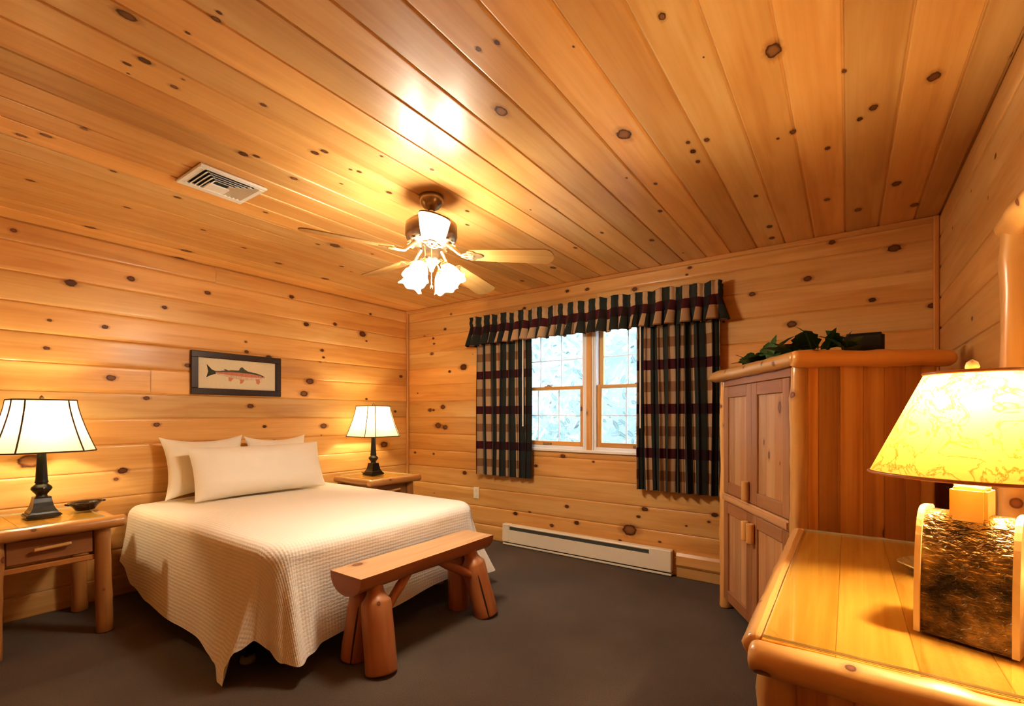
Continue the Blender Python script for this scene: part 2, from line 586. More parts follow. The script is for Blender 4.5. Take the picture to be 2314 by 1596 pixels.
def mk_hammered():
    t = NT('hammered_metal')
    tc = t.n('ShaderNodeTexCoord')
    mp = t.n('ShaderNodeMapping')
    t.l(tc.outputs['Object'], mp.inputs[0])
    mp.inputs['Scale'].default_value = (55, 55, 105)
    n1 = t.noise(mp.outputs[0], 1.0, 3, 0.55, 0.6)
    n2 = t.noise(tc.outputs['Object'], 11, 3, 0.6)
    c = t.ramp(n2, [(0.36, (0.035, 0.026, 0.016)), (0.50, (0.15, 0.095, 0.04)), (0.66, (0.40, 0.27, 0.12))])
    return t.done(t.bsdf(c, 0.33, 0.75, 0.5, t.bump(n1, 1.0, 0.010)))


M['hammered'] = mk_hammered()


def mk_leaf(name, c1, c2, rough=0.45, tr_=0.1):
    t = NT(name)
    r, g, b, _ = t.attr()
    u, v, _ = t.uv()
    c = t.mix(g, c1, c2)
    rib = t.rampf(t.math('ABSOLUTE', t.math('SUBTRACT', v, 0.5)), [(0.0, 0.5), (0.06, 0.0)])
    c = t.mix(rib, c, [min(1, q * 2.2) for q in c2])
    d = t.bsdf(c, rough, 0, 0.4)
    tr = t.n('ShaderNodeBsdfTranslucent'); t.l(c, tr.inputs[0])
    mx = t.n('ShaderNodeMixShader'); mx.inputs[0].default_value = tr_
    t.l(d, mx.inputs[1]); t.l(tr.outputs[0], mx.inputs[2])
    return t.done(mx.outputs[0])


M['leaf'] = mk_leaf('silk_leaf', (0.012, 0.045, 0.014), (0.05, 0.12, 0.04))
M['shrub'] = mk_leaf('shrub_leaf', (0.085, 0.125, 0.125), (0.165, 0.225, 0.225), 0.5, 0.15)
M['outside'] = plain('outside_ground', (0.22, 0.26, 0.25), 0.9, 0, 0.2, 0.2, 4)


def mk_vcol(name, rough=0.7):
    t = NT(name)
    a = t.attr()
    tc = t.n('ShaderNodeTexCoord')
    nz = t.noise(tc.outputs['Object'], 140, 3)
    c = t.mix(1.0, a[3], t.mix(nz, (0.75, 0.75, 0.75), (1.15, 1.15, 1.15)), 'MULTIPLY')
    return t.done(t.bsdf(c, rough, 0, 0.3))


M['print'] = mk_vcol('fish_paint')
M['paper'] = plain('print_paper', (0.72, 0.63, 0.45), 0.7, 0, 0.2, 0.06, 60)


def mk_knot():
    t = NT('knot')
    u, v, _ = t.uv()
    r, g, b, _ = t.attr()
    nz = t.noise(t.vec(t.math('ADD', t.math('MULTIPLY', u, 2.6), t.math('MULTIPLY', r, 50)), t.math('MULTIPLY', v, 2.6)), 1.0, 3)
    w = t.math('MULTIPLY', t.math('SUBTRACT', nz, 0.5), 0.55)

    def rad(su, sv):
        a, c = t.math('MULTIPLY', u, su), t.math('MULTIPLY', v, sv)
        return t.math('SQRT', t.math('ADD', t.math('MULTIPLY', a, a), t.math('MULTIPLY', c, c)))
    d = t.math('ADD', rad(1.0, 1.0), w)                       # halo
    k = t.math('ADD', rad(1.95, 1.55), t.math('MULTIPLY', w, 1.1))   # core, edge near 1
    cen = t.mix(b, (0.13, 0.042, 0.014), (0.36, 0.17, 0.065))
    c1 = t.rampf(k, [(0.0, 1.0), (0.50, 0.8), (0.74, 0.0)])
    core = t.mix(c1, (0.085, 0.027, 0.010), cen)
    kf = t.rampf(k, [(0.78, 1.0), (1.0, 0.0)])
    col = t.mix(kf, (0.36, 0.135, 0.03), core)
    ah = t.math('MULTIPLY', t.rampf(d, [(0.15, 0.62), (0.9, 0.0)]), t.math('ADD', t.math('MULTIPLY', g, 0.6), 0.4))
    ac = t.math('MULTIPLY', kf, t.math('ADD', t.math('MULTIPLY', g, 0.35), 0.62))
    al = t.math('MAXIMUM', ah, ac)
    sh = t.bsdf(col, 0.45, 0, 0.4)
    tr = t.n('ShaderNodeBsdfTransparent')
    mx = t.n('ShaderNodeMixShader')
    t.l(al, mx.inputs[0]); t.l(tr.outputs[0], mx.inputs[1]); t.l(sh, mx.inputs[2])
    return t.done(mx.outputs[0])


M['knot'] = mk_knot()

# ------------------------------------------------------------------ room shell
random.seed(5)
# knots read off the photo: (px, py, radius in px, paleness of centre)
K_CEIL = [(287, 35, 18, .6), (327, 137, 15, .1), (287, 144, 7, 0), (290, 166, 4, 0), (495, 28, 6, 0), (488, 43, 9, .5), (424, 74, 6, .3), (595, 237, 7, .2),
          (550, 348, 12, 0), (579, 353, 8, 0), (711, 345, 9, 0), (733, 342, 8, .3), (664, 403, 9, .7), (104, 306, 11, .6), (48, 306, 9, .6), (256, 387, 7, .4), (287, 469, 7, .3),
          (401, 446, 7, .1), (204, 514, 10, .3), (69, 408, 8, .4), (771, 415, 5, .2), (792, 383, 5, .2), (1081, 111, 9, .2), (1123, 96, 8, 0), (1132, 251, 20, 1), (1410, 304, 19, 1),
          (1296, 105, 4, 0), (1496, 37, 11, .9), (1590, 129, 3, 0), (1199, 474, 3, 0), (1492, 477, 6, .2), (1473, 543, 8, .6), (1360, 526, 5, .3), (1416, 402, 4, .4), (976, 383, 5, .4),
          (862, 353, 4, 0), (812, 388, 7, 0), (879, 435, 7, 0), (1056, 477, 6, 0), (1056, 508, 5, 0), (1566, 342, 9, 0), (1555, 322, 6, 0), (1577, 365, 6, .3), (1481, 415, 5, .2),
          (1747, 114, 21, .9), (1908, 161, 7, 0), (1974, 243, 12, .2), (1943, 269, 9, 0), (2111, 173, 17, .3), (1792, 298, 10, .4), (1758, 313, 5, 0), (1597, 316, 8, .3), (1870, 335, 7, .2),
          (2026, 415, 13, .5), (1939, 474, 9, .4), (1869, 451, 8, .5), (1708, 443, 6, 0), (1739, 512, 8, .2), (2067, 463, 12, .6), (1744, 538, 8, .4), (300, 565, 9, .2),
          (421, 567, 12, .3), (406, 584, 9, .3), (551, 560, 6, .2), (629, 595, 9, .4), (757, 555, 13, .1), (718, 552, 5, 0), (772, 602, 6, 0), (841, 574, 4, 0), (735, 630, 9, .3), (566, 625, 7, .4),
          (1250, 605, 7, .5), (1180, 635, 5, .3), (1300, 560, 5, .3), (600, 480, 6, .3), (460, 520, 6, .3)]
K_W1 = [(160, 640, 10, 0), (296, 630, 8, .3), (469, 662, 6, .5), (372, 695, 6, .1), (659, 671, 5, 0), (692, 733, 7, .1), (757, 733, 5, .2), (819, 755, 8, .1), (112, 724, 5, 0),
        (237, 739, 6, .2), (105, 787, 7, .1), (424, 826, 7, .3), (251, 854, 10, .5), (331, 900, 7, .2), (566, 918, 8, .2), (700, 862, 9, .3), (687, 890, 9, .6), (607, 808, 7, 0),
        (557, 795, 5, .1), (728, 792, 4, 0), (731, 808, 3, 0), (354, 960, 6, .5), (598, 964, 4, 0), (731, 963, 8, .3), (619, 998, 5, .3), (868, 1005, 9, .6), (893, 930, 4, .3),
        (828, 902, 3, 0), (906, 851, 5, .4), (67, 1043, 20, 1), (277, 1064, 9, .1), (837, 710, 4, 0), (828, 771, 3, 0)]
K_W2 = [(1006, 744, 4, 0), (979, 765, 3, 0), (981, 777, 3, 0), (976, 800, 4, .8), (1016, 840, 4, 0), (1047, 830, 9, .1), (972, 927, 5, .2), (980, 927, 4, .2), (1001, 920, 7, .3),
        (990, 962, 9, .3), (1006, 966, 8, .3), (1050, 1069, 6, .1), (938, 1023, 3, 0), (980, 1026, 3, 0), (944, 889, 2, 0), (1165, 1161, 6, 0), (1247, 1188, 6, .1), (1303, 1182, 6, .1),
        (1423, 1198, 18, .9), (1401, 1222, 4, 0), (1457, 1151, 7, .2), (1443, 1168, 5, 0), (1615, 1164, 7, 0), (1602, 1180, 4, 0), (1281, 1145, 5, .2), (1551, 1189, 3, 0), (1491, 1225, 4, .3),
        (1282, 658, 4, 0), (1327, 654, 5, .2), (1434, 654, 6, .1), (1559, 605, 5, .1), (1552, 621, 3, 0), (1185, 697, 4, 0), (1561, 583, 5, .1), (2021, 561, 11, .4), (2107, 691, 8, .3),
        (1971, 678, 8, .1), (1825, 630, 9, .2), (1700, 665, 7, .3), (1880, 548, 7, .3), (1789, 733, 11, .6), (1272, 1031, 6, .1), (1341, 1044, 4, 0), (1211, 1053, 5, .2)]
K_W3 = [(2250, 353, 8, 0), (2195, 432, 4, .2), (2153, 515, 4, .3), (2197, 720, 7, .1)]


def knots(mb, lst, ax, val, udir, vdir, ndir, mat=1):
    rr = random.Random(ax * 10 + int(val * 3))
    udir, vdir, ndir = Vector(udir), Vector(vdir), Vector(ndir)
    for px, py, rp, pale in lst:
        p, depth = on(px, py, ax, val)
        # depth along the optical axis equals t because the ray has unit forward component
        rm = rp * depth / F * 1.25
        # foreshortened planes hide part of the size
        q = rr.uniform(0.85, 1.15)
        ru, rv = rm * 1.75 * q, rm * 0.98 * q
        p = p + ndir * (0.0006 + 0.0001 * rr.random())
        vs, uv = [p], [(0, 0)]
        n = 20
        for k in range(n):
            a = 2 * PI * k / n
            vs.append(p + udir * ru * math.cos(a) + vdir * rv * math.sin(a))
            uv.append((math.cos(a), math.sin(a)))
        fs = [[0, 1 + k, 1 + (k + 1) % n] for k in range(n)]
        if udir.cross(vdir).dot(ndir) < 0:
            fs = [f[::-1] for f in fs]
        mb.add(vs, fs, uv, (rr.random(), 0.4 + 0.6 * rr.random(), pale), mat)


def boards(mb, org, udir, vdir, ndir, edges, u0, u1, hole=None, prof='wall', joints=0.0, seed=1):
    """boards run along udir; edges = board joints along vdir; grooves are real"""
    rr = random.Random(seed)
    org, udir, vdir, ndir = Vector(org), Vector(udir), Vector(vdir), Vector(ndir)
    flip = udir.cross(vdir).dot(ndir) < 0
    for i in range(len(edges) - 1):
        a, b = edges[i], edges[i + 1]
        w = b - a
        if prof == 'wall':
            p = [(0, -.008), (.003, -.0065), (.007, -.002), (.014, -.0006), (.024, 0), (w - .024, 0), (w - .014, -.0006), (w - .007, -.002), (w - .003, -.0065), (w, -.008)]
        else:
            p = [(0, -.006), (.0025, -.0055), (.006, -.0006), (.010, 0), (w - .010, 0), (w - .006, -.0006), (w - .0025, -.0055), (w, -.006)]
        spans = [(a, b, u0, u1)]
        if hole:
            hu0, hu1, hv0, hv1 = hole
            if b > hv0 and a < hv1:
                spans = []
                if a < hv0: spans.append((a, hv0, u0, u1))
                if b > hv1: spans.append((hv1, b, u0, u1))
                m0, m1 = max(a, hv0), min(b, hv1)
                spans += [(m0, m1, u0, hu0), (m0, m1, hu1, u1)]
        # board end joints
        col = (rr.random(), rr.random(), rr.random())
        cut = None
        if joints and rr.random() < joints:
            cut = u0 + (u1 - u0) * rr.uniform(0.3, 0.7)
        col2 = (rr.random(), rr.random(), rr.random())
        for s0, s1, x0, x1 in spans:
            pp = [(a + q, d) for q, d in p]
            # clip profile to s0..s1
            qs = [(s, d) for s, d in pp if s0 - 1e-6 <= s <= s1 + 1e-6]
            if not qs or qs[0][0] > s0 + 1e-5: qs = [(s0, 0.0)] + qs
            if qs[-1][0] < s1 - 1e-5: qs = qs + [(s1, 0.0)]
            segs = [(x0, x1, col)]
            if cut and x0 < cut < x1:
                segs = [(x0, cut - .0012, col), (cut + .0012, x1, col2)]
            for y0, y1, cc in segs:
                vs, uv = [], []
                for x in (y0, y1):
                    for s, d in qs:
                        vs.append(org + udir * x + vdir * s + ndir * d)
                        uv.append((x, s))
                n = len(qs)
                fs = [[k, k + n, k + n + 1, k + 1] for k in range(n - 1)]
                if not flip:
                    pass
                # orient so that normals face ndir
                e1 = vs[n] - vs[0]; e2 = vs[1] - vs[0]
                if e1.cross(e2).dot(ndir) < 0:
                    fs = [f[::-1] for f in fs]
                mb.add(vs, fs, uv, cc, 0)
    # solid backing behind the boards
    t = 0.03
    a, b = edges[0], edges[-1]
    parts = [(u0 - t, u1 + t, a - t, b + t)]
    if hole:
        hu0, hu1, hv0, hv1 = hole
        parts = [(u0 - t, hu0, a - t, b + t), (hu1, u1 + t, a - t, b + t), (hu0, hu1, a - t, hv0), (hu0, hu1, hv1, b + t)]
    for x0, x1, s0, s1 in parts:
        vs = [org + udir * x + vdir * s_ + ndir * d for d in (-0.03, -0.0085) for x, s_ in ((x0, s0), (x1, s0), (x1, s1), (x0, s1))]
        mb.add(vs, [[0, 1, 2, 3], [4, 5, 6, 7], [0, 1, 5, 4], [1, 2, 6, 5], [2, 3, 7, 6], [3, 0, 4, 7]], [(x_ % 4, 0) for x_ in range(8)], (0.5, 0.1, 0.5), 0)
    return mb


ZE = [0.0] + [round(2.13 - 0.1805 * k, 4) for k in range(11, -1, -1)] + [2.31, RH]
WX0, WX1, WZ0, WZ1 = 1.46, 3.12, 0.945, 2.06        # window opening in the back wall

mb = MB(); boards(mb, (0, 0, 0), (0, 1, 0), (0, 0, 1), (1, 0, 0), ZE, -RD, 0, seed=11, joints=0.15)
knots(mb, K_W1, 0, 0.0, (0, 1, 0), (0, 0, 1), (1, 0, 0))
mb.build('wall_left', [M['pine_wall'], M['knot']], kind='structure', label='knotty pine board wall behind the bed and both nightstands', cat='wall')

mb = MB(); boards(mb, (0, 0, 0), (1, 0, 0), (0, 0, 1), (0, -1, 0), ZE, 0, RW, hole=(WX0, WX1, WZ0, WZ1), seed=23, joints=0.3)
knots(mb, K_W2, 1, 0.0, (1, 0, 0), (0, 0, 1), (0, -1, 0))
mb.build('wall_back', [M['pine_wall'], M['knot']], kind='structure', label='knotty pine board wall with the curtained window', cat='wall')

mb = MB(); boards(mb, (RW, 0, 0), (0, 1, 0), (0, 0, 1), (-1, 0, 0), ZE, -RD, 0, seed=37)
knots(mb, K_W3, 0, RW, (0, 1, 0), (0, 0, 1), (-1, 0, 0))
mb.build('wall_right', [M['pine_wall'], M['knot']], kind='structure', label='pine board wall behind the dresser', cat='wall')

mb = MB(); boards(mb, (0, -RD, 0), (1, 0, 0), (0, 0, 1), (0, 1, 0), ZE, 0, RW, seed=41)
mb.build('wall_front', [M['pine_wall']], kind='structure', label='pine board wall closing the room behind the camera', cat='wall')

CE = [0.0] + [4.459 - 0.1705 * k for k in range(26, -1, -1)] + [RW]
CE = [c for c in CE if c >= 0]
if CE[1] - CE[0] < 0.06: CE.pop(1)
mb = MB(); boards(mb, (0, 0, RH), (0, 1, 0), (1, 0, 0), (0, 0, -1), CE, -RD, 0, prof='ceil', seed=53)
knots(mb, K_CEIL, 2, RH, (0, 1, 0), (1, 0, 0), (0, 0, -1))
mb.build('ceiling', [M['pine_ceiling'], M['knot']], kind='structure', label='varnished knotty pine plank ceiling', cat='ceiling')

mb = MB(); mb.box((-0.02, -RD - 0.02, -0.05), (RW + 0.02, 0.02, 0.0), 0)
mb.build('floor', M['carpet'], kind='structure', label='dark brown-grey carpeted floor', cat='floor')

# trims: corner strips and ceiling strips
mb = MB(); mb.box((0.0, -0.028, 0), (0.028, 0.0, RH), 0.006, 2); mb.build('trim_1', M['pine_trim'], kind='structure', label='thin pine corner strip beside the far nightstand', cat='trim')
mb = MB(); mb.box((RW - 0.028, -0.028, 0), (RW, 0.0, RH), 0.006, 2); mb.build('trim_2', M['pine_trim'], kind='structure', label='thin pine corner strip above the armoire', cat='trim')
mb = MB(); mb.box((0.0, -0.022, RH - 0.035), (RW, 0.0, RH), 0.006, 0); mb.build('trim_3', M['pine_trim'], kind='structure', label='pine strip between window wall and ceiling', cat='trim')

mb = MB()
mb.prism([(0.0, 0.075), (-0.034, 0.082), (-0.044, 0.10), (-0.036, 0.165), (-0.022, 0.188), (0.0, 0.190)][::-1], 3.045, 3.72, mtx=Matrix(((0, 0, 1, 0), (1, 0, 0, 0), (0, 1, 0, 0), (0, 0, 0, 1))), uvf=lambda q: (q.z, q.x + q.y))
mb.box((3.045, -0.030, 0.0), (3.72, 0.0, 0.080), 0.004, 0)
mb.build('baseboard_back', M['pine_wall'], kind='structure', label='thick pine base log between heater and armoire', cat='baseboard')

# ------------------------------------------------------------------ windows
mid = (WX0 + WX1) / 2


def bars(mb, x0, x1, z0, z1, y0, y1, w, wb=None, wt=None, mat=0):
    wb = w if wb is None else wb
    wt = w if wt is None else wt
    mb.box((x0, y0, z0), (x0 + w, y1, z1), 0.003, 2, mat)
    mb.box((x1 - w, y0, z0), (x1, y1, z1), 0.003, 2, mat)
    mb.box((x0 + w, y0, z0), (x1 - w, y1, z0 + wb), 0.003, 0, mat)
    mb.box((x0 + w, y0, z1 - wt), (x1 - w, y1, z1), 0.003, 0, mat)


def window(idx, x0, x1, label):
    w = thing('window_%d' % idx, label, 'window', (x0, 0, WZ0))
    w['kind'] = 'structure'
    W, H = x1 - x0, WZ1 - WZ0
    f = MB(); bars(f, 0, W, 0, H, 0.0, 0.14, 0.022, 0.03, 0.022)
    f.build('frame', M['vinyl'], w)
    zm = 1.50 - WZ0
    for nm, z0, z1, y in (('lower_sash', 0.03, zm + 0.015, 0.02), ('upper_sash', zm - 0.015, H - 0.022, 0.065)):
        s = MB(); bars(s, 0.024, W - 0.024, z0, z1, y, y + 0.035, 0.036, 0.04 if y < .05 else .03, 0.028)
        so = s.build(nm, M['pine_trim'], w)
        gx0, gx1, gz0, gz1 = 0.06, W - 0.06, z0 + (0.04 if y < .05 else .03), z1 - 0.028
        p = MB(); p.box((gx0, y + 0.012, gz0), (gx1, y + 0.016, gz1), 0)
        p.build('pane', M['pane'], so)
        g = MB()
        for k in (1, 2):
            xx = gx0 + (gx1 - gx0) * k / 3
            g.box((xx - 0.006, y + 0.017, gz0), (xx + 0.006, y + 0.023, gz1), 0.001, 2)
        zz = (gz0 + gz1) / 2
        g.box((gx0, y + 0.0172, zz - 0.006), (gx1, y + 0.0228, zz + 0.006), 0.001, 0)
        g.build('grille', M['vinyl'], so)
    k = MB()
    k.box((W / 2 - 0.035, 0.022, zm + 0.015), (W / 2 + 0.035, 0.05, zm + 0.022), 0.002)
    k.lathe([(0.012, 0), (0.012, 0.012), (0.004, 0.014)], (W / 2, 0.036, zm + 0.022), 10)
    k.box((W / 2 - 0.003, 0.028, zm + 0.026), (W / 2 + 0.05, 0.038, zm + 0.034), 0.002)
    k.build('lock', M['pewter'], w)
    k = MB(); k.box((W / 2 - 0.045, 0.010, 0.034), (W / 2 + 0.045, 0.021, 0.056), 0.003)
    k.build('lift_handle', M['pewter'], w)
    return w


window(1, WX0, mid - 0.04, 'double-hung wood window on the side near the bed, with white grilles')
window(2, mid + 0.04, WX1, 'double-hung wood window on the side near the armoire, with white grilles')
mb = MB()
mb.box((mid - 0.04, -0.004, WZ0), (mid - 0.024, 0.14, WZ1), 0.002, 2, 1)
mb.box((mid - 0.024, -0.010, WZ0), (mid + 0.024, 0.12, WZ1), 0.004, 2, 0)
mb.box((mid + 0.024, -0.004, WZ0), (mid + 0.04, 0.14, WZ1), 0.002, 2, 1)
mb.build('trim_4', [M['pine_trim'], M['vinyl']], kind='structure', label='post between the two window sashes, wood with white tracks', cat='trim')
mb = MB(); mb.box((WX0 - 0.02, -0.022, WZ0 - 0.022), (WX1 + 0.02, 0.0, WZ0 + 0.004), 0.004, 0)
mb.build('trim_5', M['white'], kind='structure', label='pale window stool under the two windows', cat='trim')

# outside: shrubs, ground
random.seed(9)
mb = MB(); mb.box((-4, 0.35, -0.25), (9, 9, -0.05), 0)
mb.build('ground', M['outside'], kind='structure', label='pale ground outside the window', cat='ground')
mb = MB()
for i in range(6500):
    x, y, z = random.uniform(-1.5, 5.0), random.uniform(1.1, 2.4), random.uniform(-0.1, 3.4)
    y += 0.25 * math.sin(x * 2.3) + 0.2 * math.sin(z * 3.1 + x)
    L, w = random.uniform(0.10, 0.17), random.uniform(0.016, 0.028)
    d = Vector((random.uniform(-1, 1), random.uniform(-0.7, 0.3), random.uniform(-0.9, 0.7))).normalized()
    s = d.cross(Vector((random.uniform(-.4, .4), -1, random.uniform(0.2, 1)))).normalized()
    p = Vector((x, y, z))
    vs = [p, p + d * L * .3 + s * w, p + d * L * .7 + s * w * .9, p + d * L, p + d * L * .7 - s * w * .9, p + d * L * .3 - s * w]
    mb.add(vs, [[0, 1, 2, 3, 4, 5]], [(0, .5), (.3, 1), (.7, 1), (1, .5), (.7, 0), (.3, 0)])
vs, fs = [], []
for i in range(41):
    for j in range(21):
        x, z = -3.5 + 11 * i / 40, -0.1 + 4.2 * j / 20
        vs.append(Vector((x, 2.75 + 0.3 * mnoise.noise(Vector((x * 1.5, z * 1.5, 4))), z)))
for i in range(40):
    for j in range(20):
        a = i * 21 + j
        fs.append([a, a + 1, a + 22, a + 21])
mb.add(vs, fs, [(0.5, 0.95)] * len(vs), (0.5, 0.8, 0.5))
mb.build('shrubbery', M['shrub'], kind='stuff', label='sunlit pale leafy shrubs right outside the window', cat='shrubs')

# ------------------------------------------------------------------ baseboard heater, outlet
h = thing('electric_heater', 'long cream electric heater along the wall below the window', 'heater', (1.40, 0, 0))
HL = 1.615
mb = MB()
mb.prism([(0.0, 0.035), (-0.058, 0.035), (-0.058, 0.150), (0.0, 0.150)][::-1], 0.0, HL, mtx=Matrix(((0, 0, 1, 0), (1, 0, 0, -0.009), (0, 1, 0, 0), (0, 0, 0, 1))))
mb.prism([(0.0, 0.178), (-0.040, 0.178), (-0.046, 0.186), (-0.040, 0.198), (0.0, 0.202)][::-1], 0.0, HL, mtx=Matrix(((0, 0, 1, 0), (1, 0, 0, -0.009), (0, 1, 0, 0), (0, 0, 0, 1))))
mb.box((0.0, -0.062, 0.006), (HL, -0.009, 0.022), 0.002, 0)
mb.build('casing', M['cream'], h)
mb = MB(); mb.box((0.06, -0.050, 0.148), (HL - 0.17, -0.012, 0.180), 0); mb.build('upper_slot', M['slot_grey'], h, label='dark upper air slot')
mb = MB(); mb.box((0.01, -0.050, 0.020), (HL - 0.01, -0.012, 0.036), 0); mb.build('lower_slot', M['dark_slot'], h, label='dark lower air slot')
for x0, x1 in ((-0.002, 0.075), (HL - 0.175, HL + 0.002)):
    mb = MB(); mb.box((x0, -0.070, 0.034), (x1, -0.009, 0.204), 0.006, 0); mb.build('end_cap', M['cream'], h)

o = thing('power_outlet', 'small cream power outlet low on the wall past the foot of the bed', 'outlet', (1.022, 0, 0.40))
mb = MB(); mb.box((-0.035, -0.008, 0), (0.035, -0.0005, 0.115), 0.003); mb.build('plate', M['cream'], o)
for z in (0.032, 0.083):
    mb = MB(); mb.box((-0.016, -0.011, z - 0.014), (0.016, -0.007, z + 0.014), 0.003); mb.build('socket', M['white'], o)

# ------------------------------------------------------------------ curtains


def arc_uv(pts):
    L = [0.0]
    for a, b in zip(pts, pts[1:]):
        L.append(L[-1] + (b - a).length)
    return L


def curtain(name, label, xt0, xt1, xb0, xb1, ztop, zbot, nf, seed, wand_x, uo, deep=1.0):
    root = thing(name, label, 'curtain', ((xb0 + xb1) / 2, -0.08, zbot), 0, 'plaid curtain panels')
    rr = random.Random(seed)
    wd = [rr.uniform(0.7, 1.35) for _ in range(nf)]
    tot = sum(wd)
    cum = [0]
    for w in wd: cum.append(cum[-1] + w / tot)
    amp = [rr.uniform(0.6, 1.15) for _ in range(nf)]
    N, K = 22 * nf, 26
    rows = []
    base = Vector(root.location)
    for k in range(K + 1):
        tz = k / K
        z = ztop + (zbot - ztop) * tz
        row = []
        x0 = xt0 + (xb0 - xt0) * tz; x1 = xt1 + (xb1 - xt1) * tz
        for i in range(N + 1):
            s = i / N
            j = min(nf - 1, max(0, sum(1 for c in cum[1:] if c <= s)))
            loc = (s - cum[j]) / (cum[j + 1] - cum[j])
            sway = 0.008 * math.sin(tz * 3 + j * 1.7 + seed)
            a = (0.026 + 0.016 * tz) * amp[j] * deep
            y = -0.075 - a * math.sin(2 * PI * loc + 0.6 * math.sin(2 * PI * loc)) + 0.006 * mnoise.noise(Vector((s * 9, tz * 3, seed)))
            x = x0 + (x1 - x0) * s + sway + 0.016 * math.sin(4 * PI * loc) * (x1 - x0) / nf / 0.11
            row.append(Vector((x, y, z)) - base)
        rows.append(row)
    us = arc_uv(rows[K // 2])
    vs, uv, fs = [], [], []
    for k, row in enumerate(rows):
        for i, p in enumerate(row):
            vs.append(p)
            uv.append((us[i] + uo, (p.z + base.z) - 1.648))
    for k in range(K):
        for i in range(N):
            a = k * (N + 1) + i
            fs.append([a, a + 1, a + N + 2, a + N + 1])
    mb = MB(); mb.add(vs, fs, uv, None, 0, True)
    mb.build('cloth', M['plaid'], root)
    mb = MB()
    x = wand_x - base.x
    mb.tube([(x, -0.145 - base.y, 1.98 - base.z), (x, -0.145 - base.y, 1.15 - base.z)], 0.006, 8)
    mb.build('pull_wand', M['white'], root, label='thin white pull wand')
    return root


curtain('curtain', 'plaid curtain panel hanging on the side of the window nearer the bed', 1.085, 1.735, 1.09, 1.745, 2.03, 0.665, 7, 3, 1.69, 0.05)
curtain('curtain', 'wider plaid curtain panel hanging between the window and the armoire', 2.735, 3.36, 2.75, 3.37, 2.03, 0.66, 8, 8, 2.80, 0.12, 1.15)


def valance():
    root = thing('valance', 'gathered plaid valance with ruffled header across the top of the window', 'valance', (2.2, -0.1, 1.93))
    base = Vector(root.location)
    rr = random.Random(4)
    # plan path: wall -> front -> wall
    X0, X1, Y = 1.055, 3.375, -0.135
    path = []
    n1, n2 = 14, 460
    for i in range(n1): path.append((Vector((X0, -0.004 + (Y + 0.02) * i / n1, 0)), Vector((-1, 0, 0))))
    for i in range(n2 + 1): path.append((Vector((X0 + (X1 - X0) * i / n2, Y, 0)), Vector((0, -1, 0))))
    for i in range(n1): path.append((Vector((X1, Y + 0.02 - (Y + 0.016) * (i + 1) / n1, 0)), Vector((1, 0, 0))))
    npl = 27
    # irregular phase
    ph, cur = [], 0.0
    L = 0
    for i, (p, n) in enumerate(path):
        if i: L += (p - path[i - 1][0]).length
        ph.append(2 * PI * npl * L / 2.56 + 1.1 * mnoise.noise(Vector((L * 5, 3, 0))))
    zs = [2.222, 2.208, 2.195, 2.178, 2.160, 2.148, 2.125, 2.09, 2.05, 2.01, 1.97, 1.94]
    am = [0.013, 0.012, 0.010, 0.009, 0.009, 0.009, 0.012, 0.018, 0.025, 0.031, 0.036, 0.040]
    of = [0.004, 0.002, 0.0, 0.004, 0.006, 0.002, 0.0, 0.004, 0.010, 0.018, 0.026, 0.032]
    rows = []
    for z, a, o in zip(zs, am, of):
        row = []
        for i, (p, n) in enumerate(path):
            e = min(i, len(path) - 1 - i)
            k = min(1, e / 8)
            f = a * math.sin(ph[i]) * k
            if z > 2.14: f += 0.003 * math.sin(ph[i] * 2.3)
            out = max(o * k + f, -0.03)
            zz = z + 0.006 * math.sin(ph[i] * 0.5 + z) + 0.008 * mnoise.noise(Vector((p.x * 8, z * 2, 9)))
            # end flare
            sl = Vector((-1 if p.x < 1.1 else (1 if p.x > 3.33 else 0), 0, 0)) * (o * 0.8) if abs(n.y) > .5 else Vector()
            if abs(n.y) > .5 and z < 2.12:
                w_ = (2.12 - z) / 0.18 * k
                sl = sl + Vector((0.040 * w_ * mnoise.noise(Vector((p.x * 6.5, 0.7, 2))) + 0.016 * w_ * math.sin(2 * ph[i] + 1.3), 0, 0))
            row.append(p + n * out + sl + Vector((0, 0, zz)) - base)
        rows.append(row)
    N = len(path)
    vs, uv, fs = [], [], []
    for row, z in zip(rows, zs):
        for i, p in enumerate(row):
            vs.append(p)
            uv.append((ph[i] / (2 * PI) * 0.20 * 0.93, z - 2.085))
    for k in range(len(rows) - 1):
        for i in range(N - 1):
            a = k * N + i
            fs.append([a, a + 1, a + N + 1, a + N])
    mb = MB(); mb.add(vs, fs, uv, None, 0, True)
    mb.build('cloth', M['plaid'], root)
    mb = MB()
    mb.box((X0 + 0.03 - base.x, -0.100 - base.y, 2.155 - base.z), (X1 - 0.03 - base.x, -0.094 - base.y, 2.19 - base.z), 0.001)
    for x in (X0 + 0.02, X1 - 0.02):
        mb.box((x - 0.003 - base.x, -0.100 - base.y, 2.155 - base.z), (x + 0.003 - base.x, -0.001 - base.y, 2.19 - base.z), 0.001)
    mb.build('rod', M['white'], root)


valance()

